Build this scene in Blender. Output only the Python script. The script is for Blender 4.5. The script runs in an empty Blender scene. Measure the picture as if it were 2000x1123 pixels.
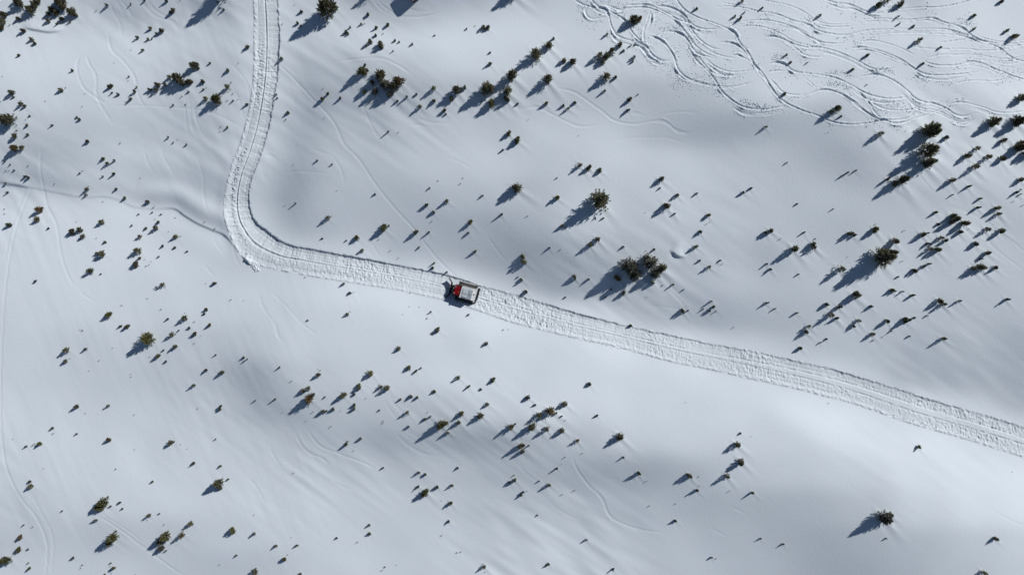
import bpy, bmesh, math, random
import numpy as np
from mathutils import Vector, Matrix

random.seed(7)
rng = np.random.default_rng(7)
SC = bpy.context.scene
COL = SC.collection

# ------------------------------------------------------------------ camera
M = 0.105                       # metres per photograph pixel at datum level
HFOV = math.radians(73.0)
HC = 1000 * M / math.tan(HFOV / 2)
cd = bpy.data.cameras.new('camera'); cam = bpy.data.objects.new('camera', cd); COL.objects.link(cam)
cam.location = (0, 0, HC); cam.rotation_euler = (0, 0, 0)
cd.sensor_fit = 'HORIZONTAL'; cd.angle = HFOV; cd.clip_start = 1.0; cd.clip_end = 3000
SC.camera = cam

# ------------------------------------------------------------------ light
SUN_EL = math.radians(31.0)
SUN_AZ = math.atan2(1.03, 1.39)          # direction towards the sun in the XY plane
w = bpy.data.worlds.new('World'); SC.world = w; w.use_nodes = True
nt = w.node_tree; bg = nt.nodes['Background']
sky = nt.nodes.new('ShaderNodeTexSky'); sky.sky_type = 'NISHITA'; sky.sun_disc = False
sky.sun_elevation = SUN_EL; sky.sun_rotation = math.pi / 2 - SUN_AZ
sky.altitude = 1800; sky.air_density = 1.0; sky.dust_density = 0.4; sky.ozone_density = 0.8
nt.links.new(sky.outputs[0], bg.inputs[0]); bg.inputs[1].default_value = 0.062
sl = bpy.data.lights.new('sun', 'SUN'); so = bpy.data.objects.new('sun', sl); COL.objects.link(so)
sl.energy = 5.0; sl.angle = math.radians(0.53); sl.color = (1.0, 0.975, 0.945)
sd = Vector((math.cos(SUN_AZ) * math.cos(SUN_EL), math.sin(SUN_AZ) * math.cos(SUN_EL), math.sin(SUN_EL)))
so.rotation_euler = sd.to_track_quat('Z', 'Y').to_euler(); so.location = sd * 200

SC.render.engine = 'CYCLES'
vs = SC.view_settings
vs.view_transform = 'Standard'; vs.look = 'None'; vs.gamma = 1.0; vs.use_curve_mapping = False
vs.exposure = -0.48
SC.render.resolution_x = 1024; SC.render.resolution_y = 574

# ------------------------------------------------------------------ helpers
def tag(o, label=None, cat=None, group=None, kind=None):
    if label: o['label'] = label
    if cat: o['category'] = cat
    if group: o['group'] = group
    if kind: o['kind'] = kind
    return o

def mesh_np(name, verts, faces, mats, smooth=True, matidx=None):
    """verts (n,3), faces (m,k) all same k"""
    me = bpy.data.meshes.new(name)
    verts = np.asarray(verts, dtype=np.float32); faces = np.asarray(faces, dtype=np.int32)
    m, k = faces.shape
    me.vertices.add(len(verts)); me.vertices.foreach_set('co', verts.ravel())
    me.loops.add(m * k); me.loops.foreach_set('vertex_index', faces.ravel())
    me.polygons.add(m)
    me.polygons.foreach_set('loop_start', np.arange(0, m * k, k, dtype=np.int32))
    me.polygons.foreach_set('loop_total', np.full(m, k, dtype=np.int32))
    me.polygons.foreach_set('use_smooth', np.full(m, smooth, dtype=bool))
    for mt in mats: me.materials.append(mt)
    if matidx is not None: me.polygons.foreach_set('material_index', np.asarray(matidx, dtype=np.int32))
    me.update(calc_edges=True); me.validate()
    return me

def obj(name, me, parent=None):
    o = bpy.data.objects.new(name, me); COL.objects.link(o)
    if parent: o.parent = parent
    return o

# ------------------------------------------------------------------ materials
def newmat(name):
    m = bpy.data.materials.new(name); m.use_nodes = True
    return m, m.node_tree, m.node_tree.nodes['Principled BSDF']

def snow_mat(name, base, fine, bump):
    m, t, b = newmat(name)
    tc = t.nodes.new('ShaderNodeTexCoord')
    n1 = t.nodes.new('ShaderNodeTexNoise'); n1.inputs['Scale'].default_value = 0.11; n1.inputs['Detail'].default_value = 5
    t.links.new(tc.outputs['Object'], n1.inputs['Vector'])
    cr = t.nodes.new('ShaderNodeValToRGB')
    cr.color_ramp.elements[0].position = 0.3; cr.color_ramp.elements[1].position = 0.75
    cr.color_ramp.elements[0].color = (base[0] * .97, base[1] * .975, base[2] * .985, 1)
    cr.color_ramp.elements[1].color = (*base, 1)
    t.links.new(n1.outputs['Fac'], cr.inputs['Fac']); t.links.new(cr.outputs[0], b.inputs['Base Color'])
    b.inputs['Roughness'].default_value = 0.65
    b.inputs['Specular IOR Level'].default_value = 0.25
    n2 = t.nodes.new('ShaderNodeTexNoise'); n2.inputs['Scale'].default_value = fine; n2.inputs['Detail'].default_value = 6
    n2.inputs['Roughness'].default_value = 0.6
    t.links.new(tc.outputs['Object'], n2.inputs['Vector'])
    bp = t.nodes.new('ShaderNodeBump'); bp.inputs['Strength'].default_value = bump; bp.inputs['Distance'].default_value = 0.12
    t.links.new(n2.outputs['Fac'], bp.inputs['Height']); t.links.new(bp.outputs[0], b.inputs['Normal'])
    return m

def needle_mat(name, cols):
    m, t, b = newmat(name)
    g = t.nodes.new('ShaderNodeNewGeometry'); oi = t.nodes.new('ShaderNodeObjectInfo')
    cr = t.nodes.new('ShaderNodeValToRGB')
    e = cr.color_ramp.elements
    e[0].position = 0.0; e[0].color = (*cols[0], 1); e[1].position = 1.0; e[1].color = (*cols[-1], 1)
    for i, c in enumerate(cols[1:-1]):
        el = e.new((i + 1) / (len(cols) - 1)); el.color = (*c, 1)
    t.links.new(g.outputs['Random Per Island'], cr.inputs['Fac'])
    hs = t.nodes.new('ShaderNodeHueSaturation')
    mr = t.nodes.new('ShaderNodeMapRange'); mr.inputs['To Min'].default_value = 0.7; mr.inputs['To Max'].default_value = 1.35
    t.links.new(oi.outputs['Random'], mr.inputs['Value']); t.links.new(mr.outputs[0], hs.inputs['Value'])
    t.links.new(cr.outputs[0], hs.inputs['Color']); t.links.new(hs.outputs[0], b.inputs['Base Color'])
    b.inputs['Roughness'].default_value = 0.6; b.inputs['Specular IOR Level'].default_value = 0.3
    tr = t.nodes.new('ShaderNodeBsdfTranslucent'); mx = t.nodes.new('ShaderNodeMixShader'); mx.inputs[0].default_value = 0.38
    t.links.new(hs.outputs[0], tr.inputs['Color']); t.links.new(b.outputs[0], mx.inputs[1]); t.links.new(tr.outputs[0], mx.inputs[2])
    t.links.new(mx.outputs[0], t.nodes['Material Output'].inputs['Surface'])
    return m

def plain_mat(name, col, rough=0.5, metal=0.0, dirt=0.12, scale=3.0):
    m, t, b = newmat(name)
    tc = t.nodes.new('ShaderNodeTexCoord')
    n = t.nodes.new('ShaderNodeTexNoise'); n.inputs['Scale'].default_value = scale; n.inputs['Detail'].default_value = 5
    t.links.new(tc.outputs['Object'], n.inputs['Vector'])
    cr = t.nodes.new('ShaderNodeValToRGB'); cr.color_ramp.elements[0].position = .35; cr.color_ramp.elements[1].position = .7
    cr.color_ramp.elements[0].color = (*[c * (1 - dirt) for c in col], 1); cr.color_ramp.elements[1].color = (*col, 1)
    t.links.new(n.outputs['Fac'], cr.inputs['Fac']); t.links.new(cr.outputs[0], b.inputs['Base Color'])
    b.inputs['Roughness'].default_value = rough; b.inputs['Metallic'].default_value = metal
    return m

SNOW = (0.765, 0.835, 0.89)
MT = {
    'snow': snow_mat('windblown_snow', SNOW, 1.8, 0.20),
    'track': snow_mat('groomed_snow', (0.68, 0.735, 0.78), 5.0, 0.6),
    'clod': snow_mat('snow_crumbs', (0.72, 0.765, 0.80), 8.0, 0.2),
    'cap': snow_mat('branch_snow', (0.82, 0.85, 0.89), 9.0, 0.3),
    'needle': needle_mat('pine_needles', [(.05, .054, .034), (.12, .12, .066), (.22, .21, .125), (.38, .36, .25)]),
    'needle_green': needle_mat('green_pine_needles', [(.045, .056, .024), (.115, .122, .045), (.215, .21, .082), (.35, .32, .16)]),
    'needle_brown': needle_mat('rusty_pine_needles', [(.045, .04, .022), (.12, .095, .045), (.23, .165, .08), (.35, .24, .13)]),
    'needle_dark': needle_mat('frosted_pine_needles', [(.04, .045, .032), (.10, .104, .072), (.22, .22, .175), (.48, .49, .47)]),
    'bark': plain_mat('bark', (.075, .055, .04), .9, 0, .4, 8),
    'red': plain_mat('red_paint', (.27, .006, .010), .4, 0, .25, 2),
    'white': plain_mat('white_paint', (.74, .76, .78), .45, 0, .12, 1.5),
    'grey': plain_mat('grey_panel', (.42, .47, .52), .5, 0, .15, 2),
    'pale': plain_mat('pale_panel', (.60, .65, .70), .5, 0, .1, 2),
    'rubber': plain_mat('track_rubber', (.022, .022, .024), .8, 0, .3, 4),
    'steel': plain_mat('worn_steel', (.36, .36, .33), .5, .4, .4, 5),
    'black': plain_mat('black_steel', (.015, .015, .017), .5, .1, .3, 3),
    'yellow': plain_mat('hydraulic_yellow', (.55, .45, .12), .5, 0, .3, 3),
    'glass': plain_mat('tinted_glass', (.015, .02, .025), .08, 0, .05, 1),
    'lamp': plain_mat('lamp_glass', (.8, .78, .7), .15, 0, .05, 1),
    'orange': plain_mat('beacon_orange', (.75, .25, .03), .3, 0, .05, 1),
    'wood': plain_mat('weathered_wood', (.13, .095, .07), .85, 0, .35, 6),
}

# ------------------------------------------------------------------ low-frequency relief (slopes facing and leaving the sun)
ROAD = [(512, -160, 21), (516, -60, 21), (519, 0, 21.5), (522, 60, 22), (521, 120, 21), (516, 180, 20), (505, 240, 20),
        (487, 300, 20), (472, 340, 20), (464, 381, 22), (465, 415, 23), (476, 446, 26), (500, 477, 34), (545, 499, 26),
        (600, 511, 24), (700, 528, 24), (790, 544, 22.5), (870, 561, 23), (935, 581, 22), (1000, 601, 24.5), (1110, 631, 23.5),
        (1210, 655, 22), (1330, 684, 23), (1500, 719, 25), (1650, 755, 25.5), (1790, 800, 27), (1920, 838, 26.5),
        (2000, 863, 26), (2120, 905, 26), (2240, 950, 26)]
SHADE = {
 0: "0:184 60:187 125:184 190:168 250:130 310:186 375:138 430:164 470:164 600:170 700:146 750:122 820:122 900:136 1000:160 1125:184 1250:196 1500:194 2000:193",
 35: "0:203 60:177 125:184 200:183 260:174 340:183 400:164 450:172 580:162 680:169 760:160 830:152 900:190 1000:202 1125:191 1300:192 2000:193",
 75: "0:198 60:203 150:195 250:209 320:201 420:192 470:164 560:155 640:181 720:194 800:204 900:198 1000:199 1125:197 1250:199 1600:195 2000:193",
 130: "0:199 100:203 200:195 260:187 330:185 390:178 460:141 560:132 620:163 690:156 760:160 830:184 920:196 1000:193 1080:192 1180:189 1300:189 1500:186 2000:190",
 195: "0:192 100:196 200:185 300:178 360:157 420:178 470:146 560:127 640:134 720:154 800:150 880:173 960:176 1060:173 1150:174 1240:171 1330:156 1420:182 1520:198 1700:182 2000:197",
 250: "0:187 100:168 200:176 300:171 400:169 450:148 560:124 640:159 720:163 800:176 900:187 1000:181 1100:186 1200:178 1280:158 1360:152 1450:152 1550:144 1620:159 1700:174 1800:186 1900:178 2000:192",
 320: "0:167 60:157 130:165 200:192 300:188 380:176 430:142 540:127 620:165 700:169 800:183 900:191 1000:188 1100:176 1200:177 1300:186 1400:171 1480:164 1560:150 1640:145 1720:168 1800:184 1900:185 2000:187",
 355: "0:145 60:164 130:172 200:172 300:149 380:155 430:140 540:130 700:175 900:180 1100:155 1300:176 1500:165 1650:153 1800:168 2000:186",
 390: "0:210 100:199 200:198 290:203 360:171 420:132 520:122 620:167 700:176 780:175 860:164 950:175 1050:154 1150:187 1300:169 1420:166 1550:160 1680:169 1760:161 1860:175 2000:177",
 440: "0:198 100:199 200:199 300:192 370:180 420:194 540:132 600:169 700:176 800:169 880:152 960:136 1040:150 1120:176 1220:167 1350:165 1470:166 1560:154 1640:158 1740:167 1860:183 2000:169",
 500: "0:195 100:200 250:199 400:205 450:160 620:182 700:183 780:156 860:158 930:141 1010:137 1080:137 1160:146 1220:150 1300:164 1400:157 1480:142 1560:166 1650:157 1740:180 1850:174 2000:174",
 555: "0:197 100:200 250:198 400:192 500:203 600:200 700:204 800:205 960:158 1030:143 1100:131 1170:135 1240:164 1330:149 1440:163 1560:165 1680:184 1800:176 2000:169",
 615: "0:192 100:201 250:196 400:198 550:193 700:189 850:192 980:205 1180:180 1260:144 1350:140 1440:154 1530:159 1620:173 1720:171 1850:168 2000:166",
 680: "0:197 100:193 200:191 320:189 400:184 470:184 560:186 700:188 850:184 1000:192 1150:184 1430:182 1550:174 1700:172 1850:158 2000:158",
 740: "0:198 100:191 200:190 320:188 400:184 450:160 500:130 560:181 640:175 720:187 820:192 950:188 1100:182 1250:192 1400:198 1700:177 1800:154 1900:158 2000:159",
 800: "0:204 100:196 220:194 350:188 430:180 500:150 560:155 630:155 700:179 780:165 860:165 960:178 1100:186 1250:191 1400:193 1600:210 1900:189 2000:162",
 860: "0:201 100:202 220:195 350:183 450:184 530:174 610:163 700:159 780:143 860:128 950:129 1040:151 1120:169 1220:185 1350:186 1500:190 1700:205 1850:211 2000:222",
 920: "0:199 100:194 220:196 350:187 470:181 580:183 680:167 760:165 840:157 920:153 1000:159 1080:149 1160:146 1240:148 1320:154 1420:177 1520:179 1650:186 1800:202 1900:213 2000:220",
 985: "0:191 80:180 150:194 300:191 450:187 580:183 700:175 800:168 900:174 1000:163 1100:170 1200:161 1300:167 1400:159 1500:154 1580:162 1680:169 1780:194 1900:209 2000:218",
 1050: "0:176 80:186 150:180 220:170 300:174 380:178 450:181 580:179 700:174 850:179 1000:178 1150:179 1300:171 1420:162 1520:155 1600:148 1680:160 1780:172 1880:190 2000:198",
 1115: "0:190 100:182 220:185 300:180 380:171 450:161 520:163 620:178 750:185 900:181 1050:185 1200:181 1350:169 1480:162 1580:152 1660:149 1740:164 1850:182 2000:191",
}
pts = []
for yy, s in SHADE.items():
    for it in s.split():
        a, b = it.split(':'); pts.append((float(a), float(yy), float(b)))
for (x, y, hw) in ROAD:
    if 0 <= x <= 2000: pts += [(x, y, 198.), (x, y, 198.)]
pts = np.array(pts)
G0x, G0y, GS = -400.0, -400.0, 5.0
gx = np.arange(G0x, 2401, GS); gy = np.arange(G0y, 1524, GS)
GXX, GYY = np.meshgrid(gx, gy)
num = np.zeros_like(GXX); den = np.zeros_like(GXX)
cx = np.clip(GXX, -20, 2020); cy = np.clip(GYY, -20, 1140)
for (px, py, v) in pts:
    q = np.exp(-(((cx - px) / 44) ** 2 + ((cy - py) / 27) ** 2) / 2) + 1e-5 / (1 + ((cx - px) ** 2 + (cy - py) ** 2) / 3000)
    num += q * v; den += q
SHV = num / den
lin = np.where(SHV / 255 > 0.04045, ((SHV / 255 + 0.055) / 1.055) ** 2.4, SHV / 255 / 12.92)
L0, SKYF = 0.49, 0.13
ratio = (lin / L0 - SKYF) / (1 - SKYF)
gt = math.tan(SUN_EL) * (ratio - 1) * 1.38
# fade to level outside the picture
fx = np.clip((200 - np.maximum(0, np.maximum(-GXX, GXX - 2000))) / 200, 0, 1)
fy = np.clip((200 - np.maximum(0, np.maximum(-GYY, GYY - 1123))) / 200, 0, 1)
gt = (gt - 0.0) * fx * fy
ddx, ddy = -math.cos(SUN_AZ), math.sin(SUN_AZ)     # shadow direction in image axes (y down)
ny_, nx_ = gt.shape
kx = 2 * np.pi * np.fft.fftfreq(nx_, GS * M)[None, :]; ky = 2 * np.pi * np.fft.fftfreq(ny_, GS * M)[:, None]
kd = kx * ddx + ky * ddy; k2 = kx ** 2 + ky ** 2
zh = np.conj(1j * kd) * np.fft.fft2(gt) / (kd ** 2 + 0.06 * k2 + 0.0012)
ZLOW = np.real(np.fft.ifft2(zh))
sel = (GXX > 0) & (GXX < 2000) & (GYY > 0) & (GYY < 1123)
ZLOW -= ZLOW[sel].mean()

def bil(field, x0, y0, st, px, py):
    u = np.clip((px - x0) / st, 0, field.shape[1] - 1.001); v = np.clip((py - y0) / st, 0, field.shape[0] - 1.001)
    i = u.astype(int); j = v.astype(int); a = u - i; b = v - j
    return ((1 - a) * (1 - b) * field[j, i] + a * (1 - b) * field[j, i + 1] + (1 - a) * b * field[j + 1, i] + a * b * field[j + 1, i + 1])

def smoothfield(nx, ny, sx, sy, ang=0.0, seed=0):
    """unit-variance random field, correlation sx along ang and sy across (cells)"""
    r = np.random.default_rng(seed).standard_normal((ny, nx))
    fx_ = 2 * np.pi * np.fft.fftfreq(nx)[None, :]; fy_ = 2 * np.pi * np.fft.fftfreq(ny)[:, None]
    a = fx_ * math.cos(ang) + fy_ * math.sin(ang); b = -fx_ * math.sin(ang) + fy_ * math.cos(ang)
    f = np.real(np.fft.ifft2(np.fft.fft2(r) * np.exp(-(a * sx) ** 2 / 2 - (b * sy) ** 2 / 2)))
    return f / f.std()

# wind ripples and gentle undulation, on a regular 2.5 px lattice in plan
NFS = 2.5
nfx, nfy = 1400, 960
RIP = 0.008 * smoothfield(nfx, nfy, 34, 4.2, math.radians(30), 11) * np.clip(smoothfield(nfx, nfy, 60, 60, 0, 12) * .6 + .5, 0.05, 1.6)
RIP += 0.018 * smoothfield(nfx, nfy, 10, 2.2, math.radians(34), 13) * np.clip(smoothfield(nfx, nfy, 40, 40, 0, 14) * .7 + .3, 0, 1.6)
RIP += 0.06 * smoothfield(nfx, nfy, 22, 12, math.radians(50), 15)
rpx, rpy = np.meshgrid(-700 + NFS * np.arange(nfx), -600 + NFS * np.arange(nfy))
lw = np.clip((760 - rpx) / 250, 0, 1)
RIP += 0.006 * lw * smoothfield(nfx, nfy, 12, 1.7, math.radians(66), 16) * np.clip(smoothfield(nfx, nfy, 30, 30, 0, 17) * .8 + .4, 0, 1.6)
cw = np.exp(-((rpx - 760) / 420) ** 2 - ((rpy - 860) / 150) ** 2) + np.exp(-((rpx - 820) / 330) ** 2 - ((rpy - 240) / 90) ** 2)
RIP += 0.016 * cw * smoothfield(nfx, nfy, 14, 1.9, math.radians(36), 18) * np.clip(smoothfield(nfx, nfy, 30, 30, 0, 19) * .8 + .5, 0, 1.6)
calm = np.clip((rpx - 1150) / 250, 0, 1) * np.clip((rpy - 640) / 160, 0, 1)
RIP *= 1 - .75 * calm

# plan coordinates: "p" units are image-scale units on the datum plane
def zlow(px, py):
    return bil(ZLOW, G0x, G0y, GS, np.asarray(px, float), np.asarray(py, float))

def on_ground(px, py, lift=0.0, n=4, fn=zlow):
    """photograph position -> plan position of the surface point (lifted) seen there"""
    px = np.asarray(px, float); py = np.asarray(py, float)
    X, Y = px.copy(), py.copy()
    for _ in range(n):
        z = fn(X, Y) + lift
        k = (HC - z) / HC
        X = 1000 + (px - 1000) * k; Y = 561.5 + (py - 561.5) * k
    return X, Y

def spline(pts, step=1.5):
    P = np.array([p[:2] for p in pts], float)
    P = np.vstack([2 * P[0] - P[1], P, 2 * P[-1] - P[-2]])
    out = []
    for i in range(1, len(P) - 2):
        n = max(2, int(np.hypot(*(P[i + 1] - P[i])) / step))
        t = np.linspace(0, 1, n, endpoint=False)[:, None]
        p0, p1, p2, p3 = P[i - 1], P[i], P[i + 1], P[i + 2]
        out.append(0.5 * (2 * p1 + (p2 - p0) * t + (2 * p0 - 5 * p1 + 4 * p2 - p3) * t ** 2 + (3 * p1 - p0 - 3 * p2 + p3) * t ** 3))
    out.append(P[-2][None]); q = np.vstack(out)
    d = np.r_[0, np.cumsum(np.hypot(*np.diff(q, axis=0).T))]
    s = np.arange(0, d[-1], step)
    return np.c_[np.interp(s, d, q[:, 0]), np.interp(s, d, q[:, 1])]

# ------------------------------------------------------------------ snow sheet lattice
def axis(segs, far):
    a = [np.arange(s, e, st) for s, e, st in segs]
    a = np.concatenate(a)
    left = a[0] - np.array([4000, 2600, 1700, 1100, 700, 440, 280, 180, 110, 65, 35, 15.])
    right = a[-1] + np.array([15, 35, 65, 110, 180, 280, 440, 700, 1100, 1700, 2600, 4000.])
    return np.concatenate([left, a, right])
AX = axis([(-90, 1110, 2.05), (1110, 2092, 1.55)], 0)
AY = axis([(-60, 262, 1.45), (262, 1185, 2.05)], 0)
PX, PY = np.meshgrid(AX, AY)
Z = zlow(PX, PY)
edge = np.clip(np.maximum(np.maximum(-PX - 400, PX - 2400), np.maximum(-PY - 400, PY - 1520)) / 1500, 0, 1)
Z = Z * (1 - edge)
inr = (PX > -400) & (PX < 2400) & (PY > -400) & (PY < 1520)
Z += bil(RIP, -700, -600, NFS, PX, PY) * inr

def near(line, reach, step_len=None):
    """distance / side / index of nearest sample of a polyline for lattice points within reach (plan px)"""
    x0, x1 = line[:, 0].min() - reach, line[:, 0].max() + reach
    y0, y1 = line[:, 1].min() - reach, line[:, 1].max() + reach
    i0, i1 = np.searchsorted(AX, [x0, x1]); j0, j1 = np.searchsorted(AY, [y0, y1])
    sub = (slice(j0, j1), slice(i0, i1))
    D = np.full((j1 - j0, i1 - i0), 1e9); I = np.zeros(D.shape, int)
    for k in range(0, len(line)):
        p = line[k]
        a0, a1 = np.searchsorted(AX, [p[0] - reach, p[0] + reach]); b0, b1 = np.searchsorted(AY, [p[1] - reach, p[1] + reach])
        if a1 <= a0 or b1 <= b0: continue
        a0 -= i0; a1 -= i0; b0 -= j0; b1 -= j0
        a0 = max(a0, 0); b0 = max(b0, 0)
        d = (AX[i0 + a0:i0 + a1][None, :] - p[0]) ** 2 + (AY[j0 + b0:j0 + b1][:, None] - p[1]) ** 2
        s = D[b0:b1, a0:a1]; m = d < s
        s[m] = d[m]; I[b0:b1, a0:a1][m] = k
    T = np.gradient(line, axis=0); T /= np.hypot(T[:, 0], T[:, 1])[:, None] + 1e-9
    NX, NY = -T[:, 1], T[:, 0]
    V = (PX[sub] - line[I, 0]) * NX[I] + (PY[sub] - line[I, 1]) * NY[I]
    ok = D < reach ** 2
    U = (PX[sub] - line[I, 0]) * T[I, 0] + (PY[sub] - line[I, 1]) * T[I, 1]
    ok &= np.abs(U) < 3.5
    return sub, V, I, ok

def sstep(a, b, x):
    t = np.clip((x - a) / (b - a), 0, 1); return t * t * (3 - 2 * t)

CLODS = []     # (px, py, size m)

# --- ski and board tracks of the upper slope
SKI = [
 [(1108,-12),(1135,8),(1160,15),(1183,20),(1191,40),(1197,58),(1205,70),(1230,79),(1248,83),(1262,91),(1272,107),(1285,116),(1297,120),(1312,117)],
 [(1148,-12),(1163,10),(1182,19),(1202,29),(1220,40),(1232,58),(1243,73),(1258,83),(1270,92),(1282,100)],
 [(1150,8),(1143,22),(1147,33),(1158,38),(1178,35),(1190,30)],
 [(1152,12),(1165,22),(1180,28),(1190,28)],
 [(1180,9),(1195,14),(1212,20),(1228,12),(1245,10),(1268,11),(1290,20),(1310,30),(1328,40),(1345,44),(1362,42)],
 [(1278,14),(1300,13),(1322,20),(1338,32),(1348,45),(1360,53),(1375,57),(1392,58),(1410,55)],
 [(1315,-12),(1330,12),(1345,25),(1370,37),(1400,48),(1433,63),(1445,84),(1460,102),(1475,127),(1493,150),(1511,177),(1530,198),(1560,213),(1602,228),(1625,238),(1655,243),(1690,242),(1725,236),(1752,242),(1790,231),(1835,216),(1870,205)],
 [(1270,18),(1265,38),(1258,58),(1257,78),(1264,92),(1275,107),(1290,117),(1302,119)],
 [(1262,30),(1272,28),(1271,45),(1262,62)],
 [(1263,71),(1280,74),(1295,82),(1308,97),(1316,110),(1320,122),(1325,137),(1345,154),(1385,165),(1422,170),(1450,166),(1474,160)],
 [(1288,66),(1303,62),(1320,63),(1335,70),(1346,82),(1353,95),(1362,105),(1382,111),(1402,117)],
 [(1308,38),(1322,45),(1336,60),(1346,75),(1357,88),(1372,100),(1388,108),(1405,115)],
 [(1345,45),(1353,60),(1364,75),(1380,88),(1395,95),(1414,98)],
 [(1338,84),(1352,105),(1362,120),(1377,133),(1390,148),(1400,162),(1410,178),(1430,196),(1455,210),(1490,214),(1515,211),(1540,204)],
 [(1356,98),(1366,112),(1382,133),(1395,143),(1412,148),(1435,146),(1455,141)],
 [(1376,112),(1395,129),(1422,140),(1450,140),(1478,134)],
 [(1395,84),(1425,84),(1445,92),(1460,108),(1475,128),(1495,147)],
 [(1425,110),(1440,108),(1455,115),(1475,128),(1487,140)],
 [(1380,97),(1400,106),(1425,113),(1446,113)],
 [(1475,-4),(1510,5),(1540,12),(1565,22),(1585,35),(1602,45),(1630,49),(1668,47)],
 [(1398,14),(1440,14),(1480,22),(1520,30),(1545,40),(1580,50),(1600,62),(1650,70),(1667,66),(1700,60),(1750,58),(1800,57),(1850,58),(1880,66),(1902,73),(1922,80),(1955,85),(2010,84)],
 [(1410,50),(1450,43),(1490,40),(1520,45),(1550,55),(1570,66),(1590,78),(1612,85),(1650,86)],
 [(1437,57),(1460,52),(1485,53),(1510,60),(1530,70),(1550,82),(1575,89),(1602,96)],
 [(1488,76),(1510,72),(1530,78),(1555,88),(1575,94),(1592,93),(1620,98),(1650,108),(1680,122),(1700,133),(1720,137),(1752,132)],
 [(1540,90),(1556,97),(1570,108),(1590,112),(1612,110)],
 [(1500,126),(1520,123),(1535,128),(1550,140),(1575,144),(1605,148),(1634,154),(1662,167),(1692,183),(1722,192),(1748,193),(1775,189)],
 [(1494,146),(1515,139),(1543,141)],
 [(1555,196),(1587,182),(1610,176),(1632,180),(1655,191),(1677,210),(1700,225),(1722,234),(1760,234),(1785,225)],
 [(1567,151),(1580,161),(1598,175)],
 [(1668,156),(1700,147),(1722,148),(1752,162),(1775,180),(1790,194),(1808,200),(1827,203),(1850,213),(1870,226),(1888,227),(1904,219)],
 [(1668,174),(1685,188),(1700,206),(1709,221),(1724,232)],
 [(1695,194),(1722,212),(1760,216),(1790,212),(1814,202)],
 [(1680,39),(1720,37),(1767,39),(1820,36),(1842,43),(1880,55),(1902,72),(1932,85),(1955,96),(1970,108),(1984,116),(2010,122)],
 [(1690,72),(1720,68),(1760,65),(1820,66),(1872,70),(1898,77)],
 [(1668,85),(1700,80),(1730,85),(1752,92),(1775,102),(1791,112)],
 [(1655,99),(1680,93),(1705,97),(1730,104),(1760,117),(1784,132),(1805,144),(1830,147),(1865,146),(1912,141)],
 [(1782,131),(1797,147),(1820,154),(1850,156),(1898,146)],
 [(1795,118),(1835,108),(1865,107),(1910,108),(1955,115),(1980,114),(2010,107)],
 [(1803,119),(1827,127),(1865,128),(1895,121),(1917,124),(1940,133),(1962,142),(1985,151),(2012,158)],
 [(1853,168),(1887,159),(1917,158),(1950,158),(1985,148)],
 [(1600,-6),(1630,6),(1660,10),(1690,22),(1715,27),(1742,20),(1790,16),(1840,14),(1880,6),(1925,-6)],
 [(1848,206),(1875,200),(1900,205),(1925,212),(1950,220),(1985,220),(2014,214)],
 [(1497,150),(1515,166),(1527,180),(1550,186),(1574,184)],
 [(1830,84),(1862,80),(1895,76)],
 [(1780,92),(1830,96),(1880,96),(1935,99),(1990,92)],
 [(1905,70),(1930,77),(1960,82),(2010,78)],
 [(1405,5),(1440,10),(1475,12)],
 [(1560,30),(1580,45),(1590,58)],
 [(1300,178),(1340,160),(1380,150)],
]
def carve(path, depth, wid, bermk, cl=0.0, c0=0.03):
    P = np.array(path, float); gxp, gyp = on_ground(P[:, 0], P[:, 1])
    L = spline(np.c_[gxp, gyp])
    if len(L) < 8: return
    T = np.gradient(L, axis=0); T /= np.hypot(T[:, 0], T[:, 1])[:, None] + 1e-9
    ang = np.unwrap(np.arctan2(T[:, 1], T[:, 0])); kap = np.gradient(ang) / 1.5
    kern = np.ones(13) / 13; kap = np.convolve(np.pad(kap, 6, mode='edge'), kern, 'valid')
    c = np.clip(np.abs(kap) / c0, 0, 1); outer = -np.sign(kap)       # +V side is to the right of travel (image axes)
    n = len(L); fade = np.clip(np.minimum(np.arange(n), n - 1 - np.arange(n)) / 12.0, 0, 1)
    nz = np.convolve(rng.standard_normal(n + 4), np.ones(5) / 5, 'valid') * 1.0
    amp = np.clip(1 + 1.1 * nz, 0.15, 1.8)
    sub, V, I, ok = near(L, 16)
    v = V * M * outer[I]; ci = c[I]; f = fade[I]
    wt = wid * (0.9 + 0.7 * ci)
    d = -depth * (0.85 + 0.3 * ci) * (1 - sstep(wt * 0.75, wt * 1.35, np.abs(v)))
    d += bermk * ci * amp[I] * np.exp(-((v - wt - 0.16) / (0.11 + 0.05 * ci)) ** 2)
    d += 0.42 * bermk * amp[I] * np.exp(-((v + wt + 0.08) / 0.12) ** 2) * (1 - ci)
    Z[sub] += np.where(ok, d * f, 0)
    if cl > 0:
        for k in range(n):
            if c[k] > 0.25 and rng.random() < cl * c[k]:
                for _ in range(rng.integers(1, 4)):
                    off = (wid * 1.9 + 0.1 + rng.exponential(0.7)) / M * outer[k]
                    CLODS.append((L[k, 0] - T[k, 1] * off + rng.normal() * 2, L[k, 1] + T[k, 0] * off + rng.normal() * 2, rng.uniform(.03, .095)))
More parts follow.
